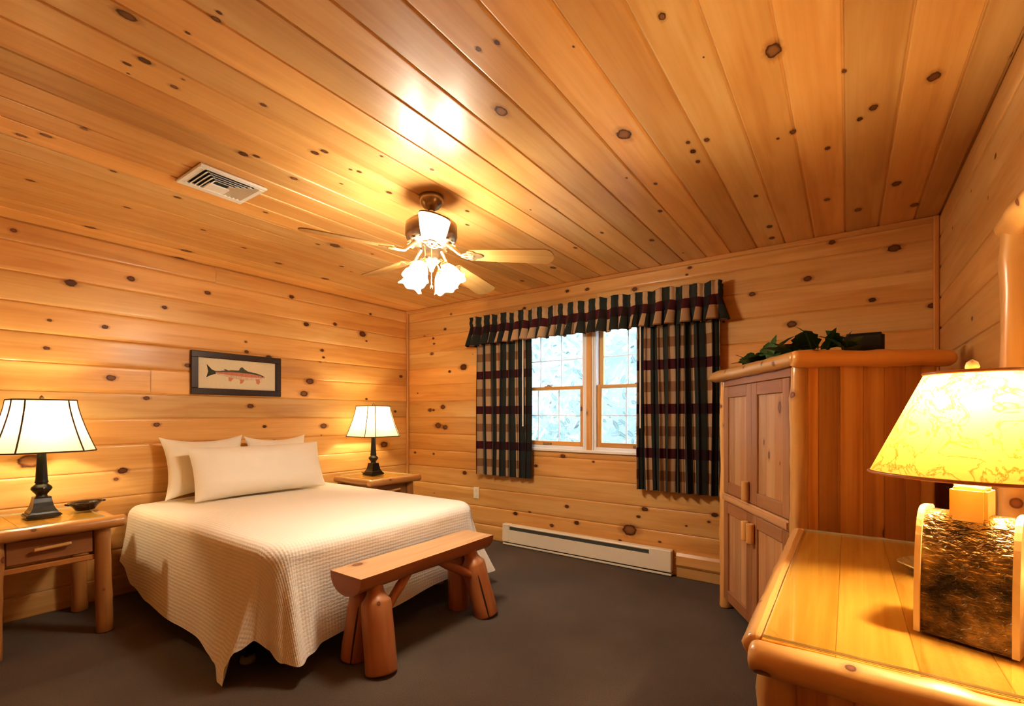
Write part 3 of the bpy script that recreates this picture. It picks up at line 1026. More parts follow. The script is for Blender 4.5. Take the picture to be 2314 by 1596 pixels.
# ------------------------------------------------------------------ bed
BX0, BX1, BY0, BY1, BT = 0.06, 1.93, -2.625, -1.085, 0.640
bed = thing('bed', 'queen mattress and dark bed frame hidden under the quilted white bedspread', 'bed', (1.0, -1.855, 0))
mb = MB(); mb.box((BX0 - 1.0 + .02, BY0 + 1.855 + .03, 0.20), (BX1 - 1.0 - .05, BY1 + 1.855 - .03, 0.40), 0.03, seg=2); mb.build('box_spring', M['bedwhite'], bed)
mb = MB(); mb.box((BX0 - 1.0 + .02, BY0 + 1.855 + .03, 0.40), (BX1 - 1.0 - .05, BY1 + 1.855 - .03, BT - 0.03), 0.06, seg=3); mb.build('mattress', M['bedwhite'], bed)
mb = MB(); mb.box((BX0 - 1.0 + .04, BY0 + 1.855 + .05, 0.165), (BX1 - 1.0 - .07, BY1 + 1.855 - .05, 0.20), 0.004); mb.build('frame', M['bedbase'], bed)
for x, y in ((0.64, -0.72), (0.64, 0.66), (-0.75, -0.66), (-0.75, 0.66)):
    mb = MB(); mb.box((x - 0.02, y - 0.02, 0.035), (x + 0.02, y + 0.02, 0.17), 0.003)
    lo = mb.build('leg', M['bedbase'], bed)
    mb = MB(); mb.lathe([(0.001, 0.0), (0.034, 0.0), (0.038, 0.01), (0.032, 0.032), (0.02, 0.04), (0.001, 0.04)], (x, y, 0), 16)
    mb.build('foot_cup', M['plastic'], lo, label='pale plastic foot cup')


def lerp_tab(tab, s):
    for (a, va), (b, vb) in zip(tab, tab[1:]):
        if s <= b:
            k = (s - a) / (b - a) if b > a else 0
            k = max(0, min(1, k))
            k = k * k * (3 - 2 * k)
            return va + (vb - va) * k
    return tab[-1][1]


def bedspread():
    rc = 0.13
    path = []       # (P, N, s)
    x0 = BX0 + 0.02
    L1 = BX1 - rc - x0
    n = 110
    s = 0
    for i in range(n + 1): path.append((Vector((x0 + L1 * i / n, BY0, 0)), Vector((0, -1, 0)), L1 * i / n))
    s = L1
    AC = PI / 2 * 0.36       # arc bookkeeping length (cloth is wider than the mattress arc)
    n = 60
    for i in range(1, n + 1):
        a = PI / 2 * i / n
        N = Vector((math.sin(a), -math.cos(a), 0))
        path.append((Vector((BX1 - rc, BY0 + rc, 0)) + N * rc, N, s + AC * i / n))
    s += AC
    L2 = BY1 - BY0 - 2 * rc
    n = 90
    for i in range(1, n + 1): path.append((Vector((BX1, BY0 + rc + L2 * i / n, 0)), Vector((1, 0, 0)), s + L2 * i / n))
    s += L2
    n = 60
    for i in range(1, n + 1):
        a = PI / 2 * i / n
        N = Vector((math.cos(a), math.sin(a), 0))
        path.append((Vector((BX1 - rc, BY1 - rc, 0)) + N * rc, N, s + AC * i / n))
    s += AC
    n = 60
    for i in range(1, n + 1): path.append((Vector((BX1 - rc - L1 * i / n, BY1, 0)), Vector((0, 1, 0)), s + L1 * i / n))
    sA = L1                    # start of the near corner
    sB = L1 + AC               # its end
    sC = sB + L2
    sD = sC + AC
    S = s + L1
    hem = [(0, 0.26), (0.12, 0.25), (0.30, 0.16), (0.52, 0.105), (0.9, 0.10), (1.26, 0.095), (1.47, 0.07), (1.545, 0.055), (1.60, 0.012), (1.63, 0.005), (sA - 0.02, 0.005), (sA + 0.03, 0.11), (sA + 0.07, 0.17), (sA + 0.14, 0.20), (sA + 0.27, 0.15),
           (sB - 0.16, 0.10), (sB - 0.06, 0.095), (sB + 0.05, 0.105), (sB + 0.3, 0.115), (sC - 0.2, 0.165), (sC, 0.17), (sC + AC * .5, 0.10), (sD, 0.14), (sD + .3, 0.12), (S, 0.12)]
    # outward push of the hem and folds
    push = [(0, 0.045), (0.3, 0.06), (1.2, 0.075), (1.55, 0.095), (sA - 0.06, 0.125), (sA + 0.03, 0.14), (sA + 0.14, 0.05), (sA + 0.25, 0.03), (sA + 0.40, 0.075), (sB - 0.07, 0.14), (sB + 0.03, 0.09), (sB + 0.14, 0.03), (sB + .4, 0.03),
            (sC - 0.25, 0.03), (sC - 0.05, 0.05), (sC + 0.12, 0.12), (sC + 0.22, 0.05), (sC + 0.34, 0.19), (sC + 0.45, 0.10), (sD, 0.14), (sD + 0.2, 0.06), (S, 0.05)]
    re = 0.075
    rows = []
    # top rows, spine to edge
    tops = [1.0, 0.9, 0.75, 0.6, 0.45, 0.3, 0.2, 0.12, 0.06]
    spec = []
    for f in tops: spec.append(('t', f))
    for k in range(0, 7): spec.append(('e', k / 6))
    for k in range(1, 23): spec.append(('d', k / 22))
    vs, uv = [], []
    for typ, q in spec:
        for P, N, s in path:
            hm = lerp_tab(hem, s)
            pu = lerp_tab(push, s)
            sp = Vector((min(max(P.x, x0), 1.15), -1.855, 0))
            Pi = P - N * re
            if typ == 't':
                p = Pi.lerp(sp, q)
                ed = 1 - q
                z = BT - 0.012 * ed ** 3 + 0.006 * mnoise.noise(Vector((p.x * 2.2, p.y * 2.2, 0)))
                p.z = z
                if P.x < x0 + 1e-4: pass
                u = (p.x, p.y)
            elif typ == 'e':
                a = q * PI / 2
                p = Pi + N * re * math.sin(a)
                p.z = BT - 0.012 - re + re * math.cos(a)
                t_ = Pi + N * re * a
                u = (t_.x, t_.y)
            else:
                ztop = BT - 0.012 - re
                drop = (ztop - hm) * q
                w = q ** 1.3
                p = P + N * (pu * w + 0.006 * math.sin(s * 9) * q + 0.005 * mnoise.noise(Vector((s * 4, q * 2, 1))))
                p.z = ztop - drop
                t_ = P + N * (re * 0.57 + drop)
                u = (t_.x, t_.y)
            vs.append(p); uv.append(u)
    n = len(path)
    fs = []
    for k in range(len(spec) - 1):
        for i in range(n - 1):
            a = k * n + i
            fs.append([a, a + n, a + n + 1, a + 1])
    mb = MB()
    mb.add(vs, fs, uv, None, 0, True)
    # hem band: a plain strip turned along the edge
    o = mb.build('bedspread', M['quilt'], label='cream quilted bedspread draped over the bed down to the carpet', cat='bedspread')
    bm = bmesh.new(); bm.from_mesh(o.data)
    bmesh.ops.remove_doubles(bm, verts=bm.verts[:], dist=1e-5)
    bm.to_mesh(o.data); bm.free()
    o.data.polygons.foreach_set('use_smooth', [True] * len(o.data.polygons))


bedspread()


def pillow(label, w, hgt, t, loc, lean, yaw=0.0, seed=1, tip=0.06):
    n = 34
    vs, uv, fs = [], [], []

    def pt(u, v, side):
        e = max(0.0, (1 - abs(u) ** 2.6)) * max(0.0, (1 - abs(v) ** 2.6))
        th = t / 2 * e ** 0.58
        x = w / 2 * u * (1 - tip * (1 - v * v) * (abs(u) ** 2))
        z = hgt / 2 * v * (1 - tip * 1.5 * (1 - u * u) * (abs(v) ** 2))
        nz = mnoise.noise(Vector((u * 2.2 + seed, v * 2.2, side * 3))) * 0.012 * e + mnoise.noise(Vector((u * 6 + seed, v * 5, side * 5))) * 0.004 * e
        # weight sags to the bottom
        th *= 1 + 0.18 * (-v)
        return Vector((x, side * (th + nz), z + hgt / 2))
    for side in (-1, 1):
        o = len(vs)
        for j in range(n + 1):
            for i in range(n + 1):
                u = math.sin((i / n - 0.5) * PI); v = math.sin((j / n - 0.5) * PI)
                u = 0.6 * u + 0.4 * (2 * i / n - 1); v = 0.6 * v + 0.4 * (2 * j / n - 1)
                vs.append(pt(u, v, side)); uv.append((i / n, j / n))
        for j in range(n):
            for i in range(n):
                a = o + j * (n + 1) + i
                f = [a, a + 1, a + n + 2, a + n + 1]
                fs.append(f if side < 0 else f[::-1])
    mb = MB(); mb.add(vs, fs, uv, None, 0, True)
    o = mb.build('pillow', M['pillow'], label=label, cat='pillow', group='pillows at the head of the bed')
    # local x -> world y, local -y -> world +x (front), lean backwards towards the wall
    o.rotation_euler = (Matrix.Rotation(R(90) + yaw, 4, 'Z') @ Matrix.Rotation(-lean, 4, 'X')).to_euler()
    o.location = loc
    return o


pillow('white pillow propped against the wall, its pointed corner showing nearest the tall-shaded lamp in front', 0.575, 0.46, 0.15, (0.215, -2.165, 0.648), R(14), 0.0, 2, 0.13)
pillow('white pillow propped against the wall, mostly hidden, its corner rising toward the far lamp', 0.53, 0.445, 0.15, (0.215, -1.60, 0.648), R(14), 0.0, 5, 0.13)
pillow('long white bolster-like pillow lying in front of the two propped pillows', 1.00, 0.395, 0.19, (0.455, -1.855, 0.650), R(20), R(-1), 9, 0.035)
bpy.data.objects['pillow']['label'] = 'white pillow propped against the wall, at the end of the bed nearer the camera'

# ------------------------------------------------------------------ bench
bench = thing('log_bench', 'rustic split-log bench at the foot of the bed', 'bench', (2.115, -1.815, 0))


def split_log(mb, y0, y1, w, zt, dpt, mat=0):
    n, m = 14, 22
    vs, uv, fs = [], [], []
    for j in range(m + 1):
        y = y0 + (y1 - y0) * j / m
        for i in range(n + 1):
            a = PI * i / n
            r = 1 + 0.05 * mnoise.noise(Vector((math.cos(a), math.sin(a), y * 4)))
            x = -w / 2 * math.cos(a) * r
            z = zt - dpt * (math.sin(a) ** 0.8) * r
            vs.append(Vector((x, y, z)))
            uv.append((y, i / n * 0.36))
    for j in range(m):
        for i in range(n):
            a = j * (n + 1) + i
            fs.append([a, a + n + 1, a + n + 2, a + 1])
    col = (0.3, 0.6, 0.5)
    mb.add(vs, [f[::-1] for f in fs], uv, col, 1, True)
    tv = [(vs[j * (n + 1)], vs[j * (n + 1) + n]) for j in range(m + 1)]
    v2 = [p for q in tv for p in q]
    mb.add(v2, [[2 * j, 2 * j + 1, 2 * j + 3, 2 * j + 2] for j in range(m)], [(p.y, p.x + 3) for p in v2], (0.2, 0.75, 0.4), 0)
    for j in (0, m):
        e = vs[j * (n + 1):(j + 1) * (n + 1)]
        f = list(range(n + 1))
        mb.add(e, [f if j == 0 else f[::-1]], [(p.x * .3, p.z) for p in e], (0.1, 0.2, 0.5), 2)


mb = MB(); split_log(mb, -0.525, 0.510, 0.245, 0.470, 0.105)
mb.build('seat', [M['log_seat'], M['log_red'], M['log_red']], bench, label='flat half-log seat with rounded underside')
for k, (fx, fy, tx, ty, sd) in enumerate(((0.165, -0.435, 0.060, -0.395, 1), (-0.060, -0.43, -0.035, -0.38, 2), (0.165, 0.385, 0.060, 0.345, 3), (-0.060, 0.38, -0.035, 0.34, 4))):
    mb = MB()
    p0, p1 = Vector((fx, fy, 0.0)), Vector((tx, ty, 0.40))
    ts = [0, 0.01, 0.03, 0.2, 0.4, 0.6, 0.775, 0.81, 0.85, 0.90, 1.0]
    rs = [0.068, 0.074, 0.076, 0.077, 0.077, 0.077, 0.076, 0.072, 0.056, 0.044, 0.038]
    fl = 1.0 if k in (0, 2) else 0.9
    mb.tube([p0.lerp(p1, q) for q in ts], [r * fl for r in rs], 18, wob=0.07, seed=sd)
    if k in (1, 2):      # drying crack
        off = Vector((0.045, -0.058, 0)) if k == 1 else Vector((0.060, -0.045, 0))
        mb.tube([p0.lerp(p1, q) + off * fl for q in (0.02, 0.2, 0.4, 0.6, 0.72)], [0.003, 0.0055, 0.006, 0.005, 0.002], 8, 1)
    mb.build('leg', [M['log_red'], M['cord']], bench)
mb = MB(); mb.log((0.10, -0.375, 0.255), (0.02, -0.13, 0.385), 0.026, 0.024, 5, 8, 12, knots=1); mb.build('brace', M['log_red'], bench)
mb = MB(); mb.log((0.115, 0.335, 0.245), (0.02, 0.10, 0.385), 0.028, 0.024, 6, 8, 12, knots=1); mb.build('brace', M['log_red'], bench)

# ------------------------------------------------------------------ nightstands


def nightstand(loc, label):
    # local: x into the room (front at +x), y along the wall; origin on the floor, centre of the back edge
    r = thing('nightstand', label, 'nightstand', loc, 0, 'log nightstands beside the bed')
    D, W, H = 0.60, 0.52, 0.665
    mb = MB()
    for i in range(4):
        mb.box((0.02, -W / 2 + 0.02 + i * (W - 0.04) / 4, H - 0.030), (D - 0.03, -W / 2 + 0.02 + (i + 1) * (W - 0.04) / 4 - 0.001, H - 0.004), 0.002, 1)
    mb.build('top_board', M['top'], r)
    mb = MB(); mb.log((D - 0.01, -W / 2 - 0.05, H - 0.030), (D - 0.01, W / 2 + 0.055, H - 0.030), 0.031, 0.034, 21, 18, knots=2); mb.build('front_edge_log', M['log_mid'], r)
    for s in (-1, 1):
        mb = MB(); mb.log((0.03, s * (W / 2 + 0.0), H - 0.030), (D - 0.03, s * (W / 2 + 0.0), H - 0.030), 0.030, 0.030, 23 + s, 12, knots=1); mb.build('side_edge_log', M['log_mid'], r)
    for (x, s) in ((D - 0.055, -1), (D - 0.055, 1), (0.06, -1), (0.06, 1)):
        mb = MB(); mb.log((x + (0.01 if x > .3 else 0), s * (W / 2 - 0.035), 0.0), (x, s * (W / 2 - 0.045), H - 0.035), 0.040, 0.036, 30 + s + int(x * 10), 12, rnd=0.15, knots=2); mb.build('leg', M['log_mid'], r)
    mb = MB()
    mb.box((0.08, -W / 2 + 0.055, 0.435), (D - 0.08, -W / 2 + 0.075, H - 0.03), 0.002, 0)
    mb.box((0.08, W / 2 - 0.075, 0.435), (D - 0.08, W / 2 - 0.055, H - 0.03), 0.002, 0)
    mb.box((0.06, -W / 2 + 0.06, 0.435), (0.08, W / 2 - 0.06, H - 0.03), 0.002, 1)
    mb.build('drawer_box', M['stand_dark'], r)
    mb = MB(); mb.box((D - 0.085, -W / 2 + 0.07, 0.425), (D - 0.055, W / 2 - 0.07, 0.455), 0.004, 1); mb.build('rail', M['log_mid'], r)
    mb = MB(); mb.box((D - 0.08, -W / 2 + 0.085, 0.470), (D - 0.052, W / 2 - 0.085, H - 0.070), 0.005, 1); dr = mb.build('drawer', M['stand_dark'], r)
    mb = MB()
    mb.log((D - 0.025, -0.075, 0.538), (D - 0.025, 0.075, 0.546), 0.010, 0.010, 77, 8, 10, knots=0)
    for y in (-0.055, 0.055): mb.tube([(D - 0.055, y, 0.541), (D - 0.025, y, 0.541)], 0.006, 8)
    mb.build('handle', M['log'], dr, label='pale peeled-twig drawer handle')
    return r


random.seed(31)
ns = nightstand((0.045, -3.105, 0), 'log nightstand with a drawer')
ns['label'] = 'log nightstand with a drawer, holding a lamp and a dark dish'
ns2 = dup(ns, (0.045, -0.735, 0), 0, 'log nightstand in the corner beyond the bed, only its top showing')


def glass_sheet(loc, lo, hi, label, notch=None):
    mb = MB(); mb.box(lo, hi, 0.0)
    mb.mi = [0 if abs(sum(mb.v[i][2] for i in f) / len(f) - (lo[2] + hi[2]) / 2) > 1e-4 else 1 for f in mb.f]
    o = mb.build('glass_sheet', [M['sheet'], M['glass_edge']], label=label, cat='glass sheet', group='protective glass sheets')
    o.location = loc
    return o


glass_sheet((0.045, -3.105, 0.6625), (0.03, -0.225, 0), (0.555, 0.225, 0.005), 'clear glass sheet covering the nightstand on the camera side of the bed')
glass_sheet((0.045, -0.735, 0.6625), (0.03, -0.225, 0), (0.555, 0.225, 0.005), 'clear glass sheet covering the nightstand in the far corner')

# ------------------------------------------------------------------ bedside lamps


def table_lamp(loc, label):
    r = thing('table_lamp', label, 'lamp', loc, 0, 'matching bedside table lamps')
    mb = MB()
    mb.box((-0.075, -0.075, 0.0), (0.075, 0.075, 0.020), 0.006, seg=2)
    mb.build('foot', M['iron'], r)
    mb = MB()
    # square flared pedestal
    pr = [(0.062, 0.018), (0.060, 0.030), (0.052, 0.042), (0.045, 0.060), (0.040, 0.085), (0.036, 0.108), (0.036, 0.114)]
    vs, fs = [], []
    for hw, z in pr: vs += [Vector((-hw, -hw, z)), Vector((hw, -hw, z)), Vector((hw, hw, z)), Vector((-hw, hw, z))]
    for i in range(len(pr) - 1):
        for k in range(4): fs.append([i * 4 + k, i * 4 + (k + 1) % 4, i * 4 + 4 + (k + 1) % 4, i * 4 + 4 + k])
    fs.append([len(pr) * 4 - 4 + k for k in range(4)])
    mb.add(vs, fs, None, None, 0)
    mb.lathe([(0.032, 0.112), (0.024, 0.120), (0.026, 0.130), (0.040, 0.148), (0.047, 0.160), (0.045, 0.170), (0.030, 0.184), (0.026, 0.190), (0.031, 0.198), (0.028, 0.206), (0.027, 0.215), (0.020, 0.36), (0.018, 0.385), (0.024, 0.392), (0.012, 0.40), (0.012, 0.46)], n=20)
    mb.build('column', M['iron'], r)
    # cut-corner bell shade: square with clipped corners
    prof = []
    zb, zt = 0.378, 0.672
    for i in range(9):
        k = i / 8
        hw = 0.212 + (0.135 - 0.212) * (1 - (1 - k) ** 1.35)
        prof.append((hw, zb + (zt - zb) * k))
    clip = 0.34

    def ring(hw):
        c = hw * (1 - clip)
        return [(hw, -c), (hw, c), (c, hw), (-c, hw), (-hw, c), (-hw, -c), (-c, -hw), (c, -hw)]
    vs, uv, fs = [], [], []
    for hw, z in prof:
        for x, y in ring(hw): vs.append(Vector((x, y, z))); uv.append((x, z))
    for i in range(len(prof) - 1):
        for k in range(8): fs.append([i * 8 + k, i * 8 + (k + 1) % 8, i * 8 + 8 + (k + 1) % 8, i * 8 + 8 + k])
    mb = MB(); mb.add(vs, fs, uv, None, 0, False)
    sh = mb.build('shade', M['shade'], r, label='cream clipped-corner bell shade')
    mb = MB()
    for k in range(8):
        mb.tube([Vector((ring(hw)[k][0], ring(hw)[k][1], z)) * 1.0 for hw, z in prof], 0.0038, 6)
    for hw, z in (prof[0], prof[-1]):
        pts = [Vector((x, y, z)) for x, y in ring(hw)]
        for a, b in zip(pts, pts[1:] + pts[:1]): mb.tube([a, b], 0.0042, 6)
    mb.build('piping', M['piping'], sh, label='brown piping')
    mb = MB()
    for a in (0, PI / 2, PI, 1.5 * PI): mb.tube([(0.01 * math.cos(a), 0.01 * math.sin(a), zt), (0.134 * math.cos(a), 0.134 * math.sin(a), zt)], 0.002, 6)
    mb.lathe([(0.001, zt - .004), (0.016, zt - 0.002), (0.008, zt + 0.006), (0.012, zt + 0.012), (0.006, zt + 0.024), (0.001, zt + 0.028)], n=12)
    mb.build('finial', M['pewter'], r)
    mb = MB(); mb.lathe([(0.001, 0.46), (0.014, 0.465), (0.014, 0.49), (0.026, 0.52), (0.030, 0.545), (0.022, 0.57), (0.001, 0.58)], n=14)
    mb.build('bulb', M['bulb'], r)
    mb = MB()
    mb.tube([(-0.06, 0.0, 0.008), (-0.12, 0.0, 0.006), (-0.205, 0.02, 0.006)], 0.004, 6)
    mb.build('cord', M['cord'], r)
    return r


random.seed(2)
L1 = table_lamp((0.315, -3.095, 0.6685), 'black table lamp with cream bell shade on the nightstand with the dark dish')
L2 = dup(L1, (0.315, -0.735, 0.6685), 0, 'black table lamp with cream bell shade on the corner nightstand beyond the bed')

# dark dish next to the near lamp
d = thing('shallow_dish', 'dark shallow dish with a flared rim beside the lamp on the nearer nightstand', 'dish', (0.285, -2.895, 0.669), R(18))
mb = MB()
pr = [(0.001, 0.004), (0.040, 0.0), (0.050, 0.004), (0.062, 0.022), (0.082, 0.040), (0.090, 0.048), (0.088, 0.052), (0.076, 0.044), (0.056, 0.022), (0.040, 0.010), (0.001, 0.009)]
mb.lathe(pr, n=28, sx=0.75, sy=1.0)
mb.build('bowl', M['dish_dark'], d)
mb = MB(); mb.box((-0.022, 0.075, 0.040), (0.022, 0.105, 0.051), 0.004, seg=2); mb.build('rim_lug', M['dish_dark'], d)
mb = MB(); mb.box((-0.022, -0.100, 0.040), (0.022, -0.075, 0.051), 0.004, seg=2); mb.build('rim_lug', M['dish_dark'], d)

# ------------------------------------------------------------------ picture
p = thing('framed_picture', 'framed fish print hanging on the board wall over the bed', 'picture', (0.0, -1.862, 1.415))
PW, PH, FW = 0.708, 0.340, 0.050
mb = MB()
mb.box((0.004, -PW / 2, 0), (0.028, PW / 2, FW), 0.004, 1)
mb.box((0.004, -PW / 2, PH - FW), (0.028, PW / 2, PH), 0.004, 1)
mb.box((0.004, -PW / 2, FW), (0.028, -PW / 2 + FW, PH - FW), 0.004, 2)
mb.box((0.004, PW / 2 - FW, FW), (0.028, PW / 2, PH - FW), 0.004, 2)
mb.build('frame', M['frame'], p)
mb = MB(); mb.box((0.006, -PW / 2 + FW - .002, FW - .002), (0.014, PW / 2 - FW + .002, PH - FW + .002), 0)
pr_ = mb.build('print', M['paper'], p, label='cream print with a swimming fish')
mb = MB()
fc = Vector((0.0146, 0.005, PH / 2))
GR, PK, BL, FN, DK = (0.10, 0.105, 0.07), (0.58, 0.24, 0.16), (0.66, 0.52, 0.38), (0.60, 0.26, 0.15), (0.05, 0.055, 0.04)
LN = 0.400
top_ = [(0, .013), (.08, .016), (.2, .024), (.35, .033), (.5, .037), (.65, .036), (.78, .031), (.9, .021), (.97, .010), (1, .002)]
bot_ = [(0, -.013), (.08, -.015), (.2, -.024), (.35, -.034), (.5, -.039), (.65, -.038), (.78, -.032), (.9, -.022), (.97, -.012), (1, -.002)]
bands = [(1.0, .52, GR), (.52, -.28, PK), (-.28, -1.0, BL)]
for (ta, tb) in zip(range(0, 40), range(1, 41)):
    for hi, lo, col in bands:
        q = []
        for t_ in (ta / 40, tb / 40):
            up, dn = lerp_tab(top_, t_), lerp_tab(bot_, t_)
            f = lambda k: up * k if k > 0 else -dn * k
            q.append((t_, f(hi), f(lo)))
        P0 = lambda t_, z: fc + Vector((0, -LN / 2 + 0.01 + LN * t_, z - 0.016 * (t_ - .5)))
        jit = 0.9 + 0.2 * random.random()
        mb.add([P0(q[0][0], q[0][2]), P0(q[1][0], q[1][2]), P0(q[1][0], q[1][1]), P0(q[0][0], q[0][1])], [[0, 1, 2, 3]], None, tuple(c * jit for c in col))


def fin(pts, col, dx=0.0003):
    vs = [fc + Vector((dx, -LN / 2 + 0.01 + LN * a, b - 0.016 * (a - .5))) for a, b in pts]
    mb.add(vs, [list(range(len(vs)))], None, col)


fin([(0.02, -.012), (0.02, .012), (-.05, .022), (-.145, .062), (-.115, .005), (-.15, -.045), (-.06, -.022)], DK)
fin([(.46, .034), (.66, .034), (.58, .050), (.53, .068), (.49, .058)], GR)
fin([(.20, .022), (.27, .026), (.20, .036), (.17, .032)], GR)
fin([(.26, -.026), (.36, -.032), (.30, -.062), (.265, -.056)], FN)
fin([(.48, -.036), (.58, -.036), (.53, -.068), (.485, -.072), (.49, -.052)], FN)
fin([(.80, -.024), (.88, -.018), (.90, -.044), (.865, -.066), (.82, -.058), (.815, -.04)], FN)
fin([(.925, .004), (.94, .009), (.955, .004), (.94, -.001)], (0.01, 0.01, 0.01), 0.0006)
mb.build('fish_drawing', M['print'], pr_, label='green-backed pink fish, head to the right')

# ------------------------------------------------------------------ ceiling vent
v = thing('ceiling_vent', 'white louvred ceiling vent above the bed', 'vent', (1.512, -2.640, RH))
hx, hy = 0.145, 0.158
mb = MB()
for lo, hi in (((-hx, -hy, -0.014), (-hx + 0.045, hy, -0.0008)), ((hx - 0.030, -hy, -0.014), (hx, hy, -0.0008)), ((-hx + .045, -hy, -0.014), (hx - .03, -hy + 0.030, -0.0008)), ((-hx + .045, hy - 0.030, -0.014), (hx - .03, hy, -0.0008))):
    mb.box(lo, hi, 0.004)
mb.build('frame', M['white'], v)
mb = MB(); mb.box((-hx + 0.02, -hy + 0.02, -0.003), (hx - 0.02, hy - 0.02, -0.001), 0); mb.build('duct', M['dark_slot'], v)
mb = MB()
x1 = -hx + 0.045
for k in range(6):
    a = hy - 0.034 - k * 0.0205; xt = hx - 0.034 - k * 0.022
    if a < 0.03: break
    wl = 0.011
    mtx = Matrix.Translation((xt, 0, -0.008)) @ Matrix.Rotation(R(35), 4, 'Y')
    mb.box((-wl, -a, -0.001), (wl, a, 0.001), 0, mtx=mtx)
    for s in (-1, 1):
        mtx = Matrix.Translation(((x1 + xt) / 2, s * a, -0.008)) @ Matrix.Rotation(R(-35) * s, 4, 'X')
        mb.box((-(xt - x1) / 2, -wl, -0.001), ((xt - x1) / 2, wl, 0.001), 0, mtx=mtx)
mb.box((x1 - .005, -0.052, -0.012), (x1 + 0.078, 0.052, -0.005), 0.002)
mb.build('louvres', M['white'], v)

# ------------------------------------------------------------------ ceiling fan
fan = thing('ceiling_fan', 'five-blade ceiling fan with lit tulip glass lights', 'ceiling fan', (2.283, -1.917, RH))
mb = MB(); mb.lathe([(0.001, -0.0006), (0.066, -0.0006), (0.068, -0.010), (0.060, -0.040), (0.040, -0.062), (0.022, -0.070), (0.018, -0.074)], n=28); mb.build('canopy', M['pewter'], fan)
mb = MB(); mb.lathe([(0.014, -0.06), (0.014, -0.135)], n=14); mb.lathe([(0.020, -0.110), (0.034, -0.118), (0.036, -0.132)], n=20); mb.build('downrod', M['pewter'], fan)
mb = MB(); mb.lathe([(0.001, -0.122), (0.060, -0.124), (0.120, -0.140), (0.138, -0.156), (0.140, -0.176), (0.140, -0.215), (0.132, -0.240), (0.110, -0.255), (0.075, -0.262), (0.001, -0.262)], n=40); mo = mb.build('motor_housing', M['pewter'], fan)
mb = MB()
for k in range(15):
    a = 2 * PI * k / 15
    mtx = Matrix.Rotation(a, 4, 'Z') @ Matrix.Translation((0.112, 0, -0.251)) @ Matrix.Rotation(R(28), 4, 'Y')
    mb.box((-0.022, -0.010, -0.004), (0.022, 0.010, 0.004), 0.004, mtx=mtx)
mb.build('vent_ring', M['bracket'], mo)
mb = MB(); mb.lathe([(0.001, -0.258), (0.052, -0.260), (0.056, -0.275), (0.050, -0.285), (0.048, -0.330), (0.052, -0.338), (0.046, -0.352), (0.024, -0.372), (0.014, -0.390), (0.010, -0.405), (0.001, -0.410)], n=28); mb.build('switch_housing', M['pewter'], fan)
ZB = -0.312
for k in range(5):
    ang = R(-44 + 72 * k)
    base = Matrix.Rotation(ang, 4, 'Z') @ Matrix.Translation((0, 0, ZB)) @ Matrix.Rotation(R((4.5, 3.5, 4.5, -1.5, -1.2)[k]), 4, 'Y') @ Matrix.Rotation(R(-13), 4, 'X')
    out = []
    r0, r1 = 0.205, 0.665
    for i in range(9):
        a = PI / 2 + PI * i / 8
        out.append((r0 + 0.02 + 0.02 * math.cos(a), 0.050 * math.sin(a)))
    # widening blade with a rounded tip (ccw)
    pts = out[::1] + [(r0 + 0.10, -0.056), (r0 + 0.25, -0.063), (r1 - 0.05, -0.068)]
    for i in range(1, 10):
        a = -PI / 2 + PI * i / 10
        pts.append((r1 - 0.05 + 0.05 * math.cos(a), 0.068 * math.sin(a)))
    pts += [(r1 - 0.05, 0.068), (r0 + 0.25, 0.063), (r0 + 0.10, 0.056)]
    mb = MB(); mb.prism(pts, -0.003, 0.003, mtx=base, uvf=lambda q: (q.x, q.y + q.z))
    bl = mb.build('blade', M['oak_blade'], fan)
    # bracket: arm from the motor out, with a scrolled plate under the blade
    mb = MB()
    P = lambda r_, y, z: base @ Vector((r_, y, z))
    A = Matrix.Rotation(ang, 4, 'Z')
    mb.tube([A @ Vector((0.09, 0, -0.262)), A @ Vector((0.12, 0, -0.285)), A @ Vector((0.15, 0, -0.312)), P(0.18, 0, -0.006), P(0.235, 0, -0.006)], [0.012, 0.011, 0.010, 0.009, 0.008], 10)
    pl = []
    for i in range(24):
        a = 2 * PI * i / 24
        rr_ = 0.036 + 0.010 * math.cos(3 * a)
        pl.append((0.235 + rr_ * math.cos(a) * 1.1, rr_ * 1.15 * math.sin(a)))
    mb.prism(pl, -0.0075, -0.0032, mtx=base)
    for y in (-0.022, 0.022): mb.tube([P(0.165, y * .3, -0.007), P(0.195, y * 1.2, -0.007), P(0.225, y, -0.007)], 0.005, 8)
    mb.build('blade_bracket', M['bracket'], bl, label='scrolled brass blade bracket')
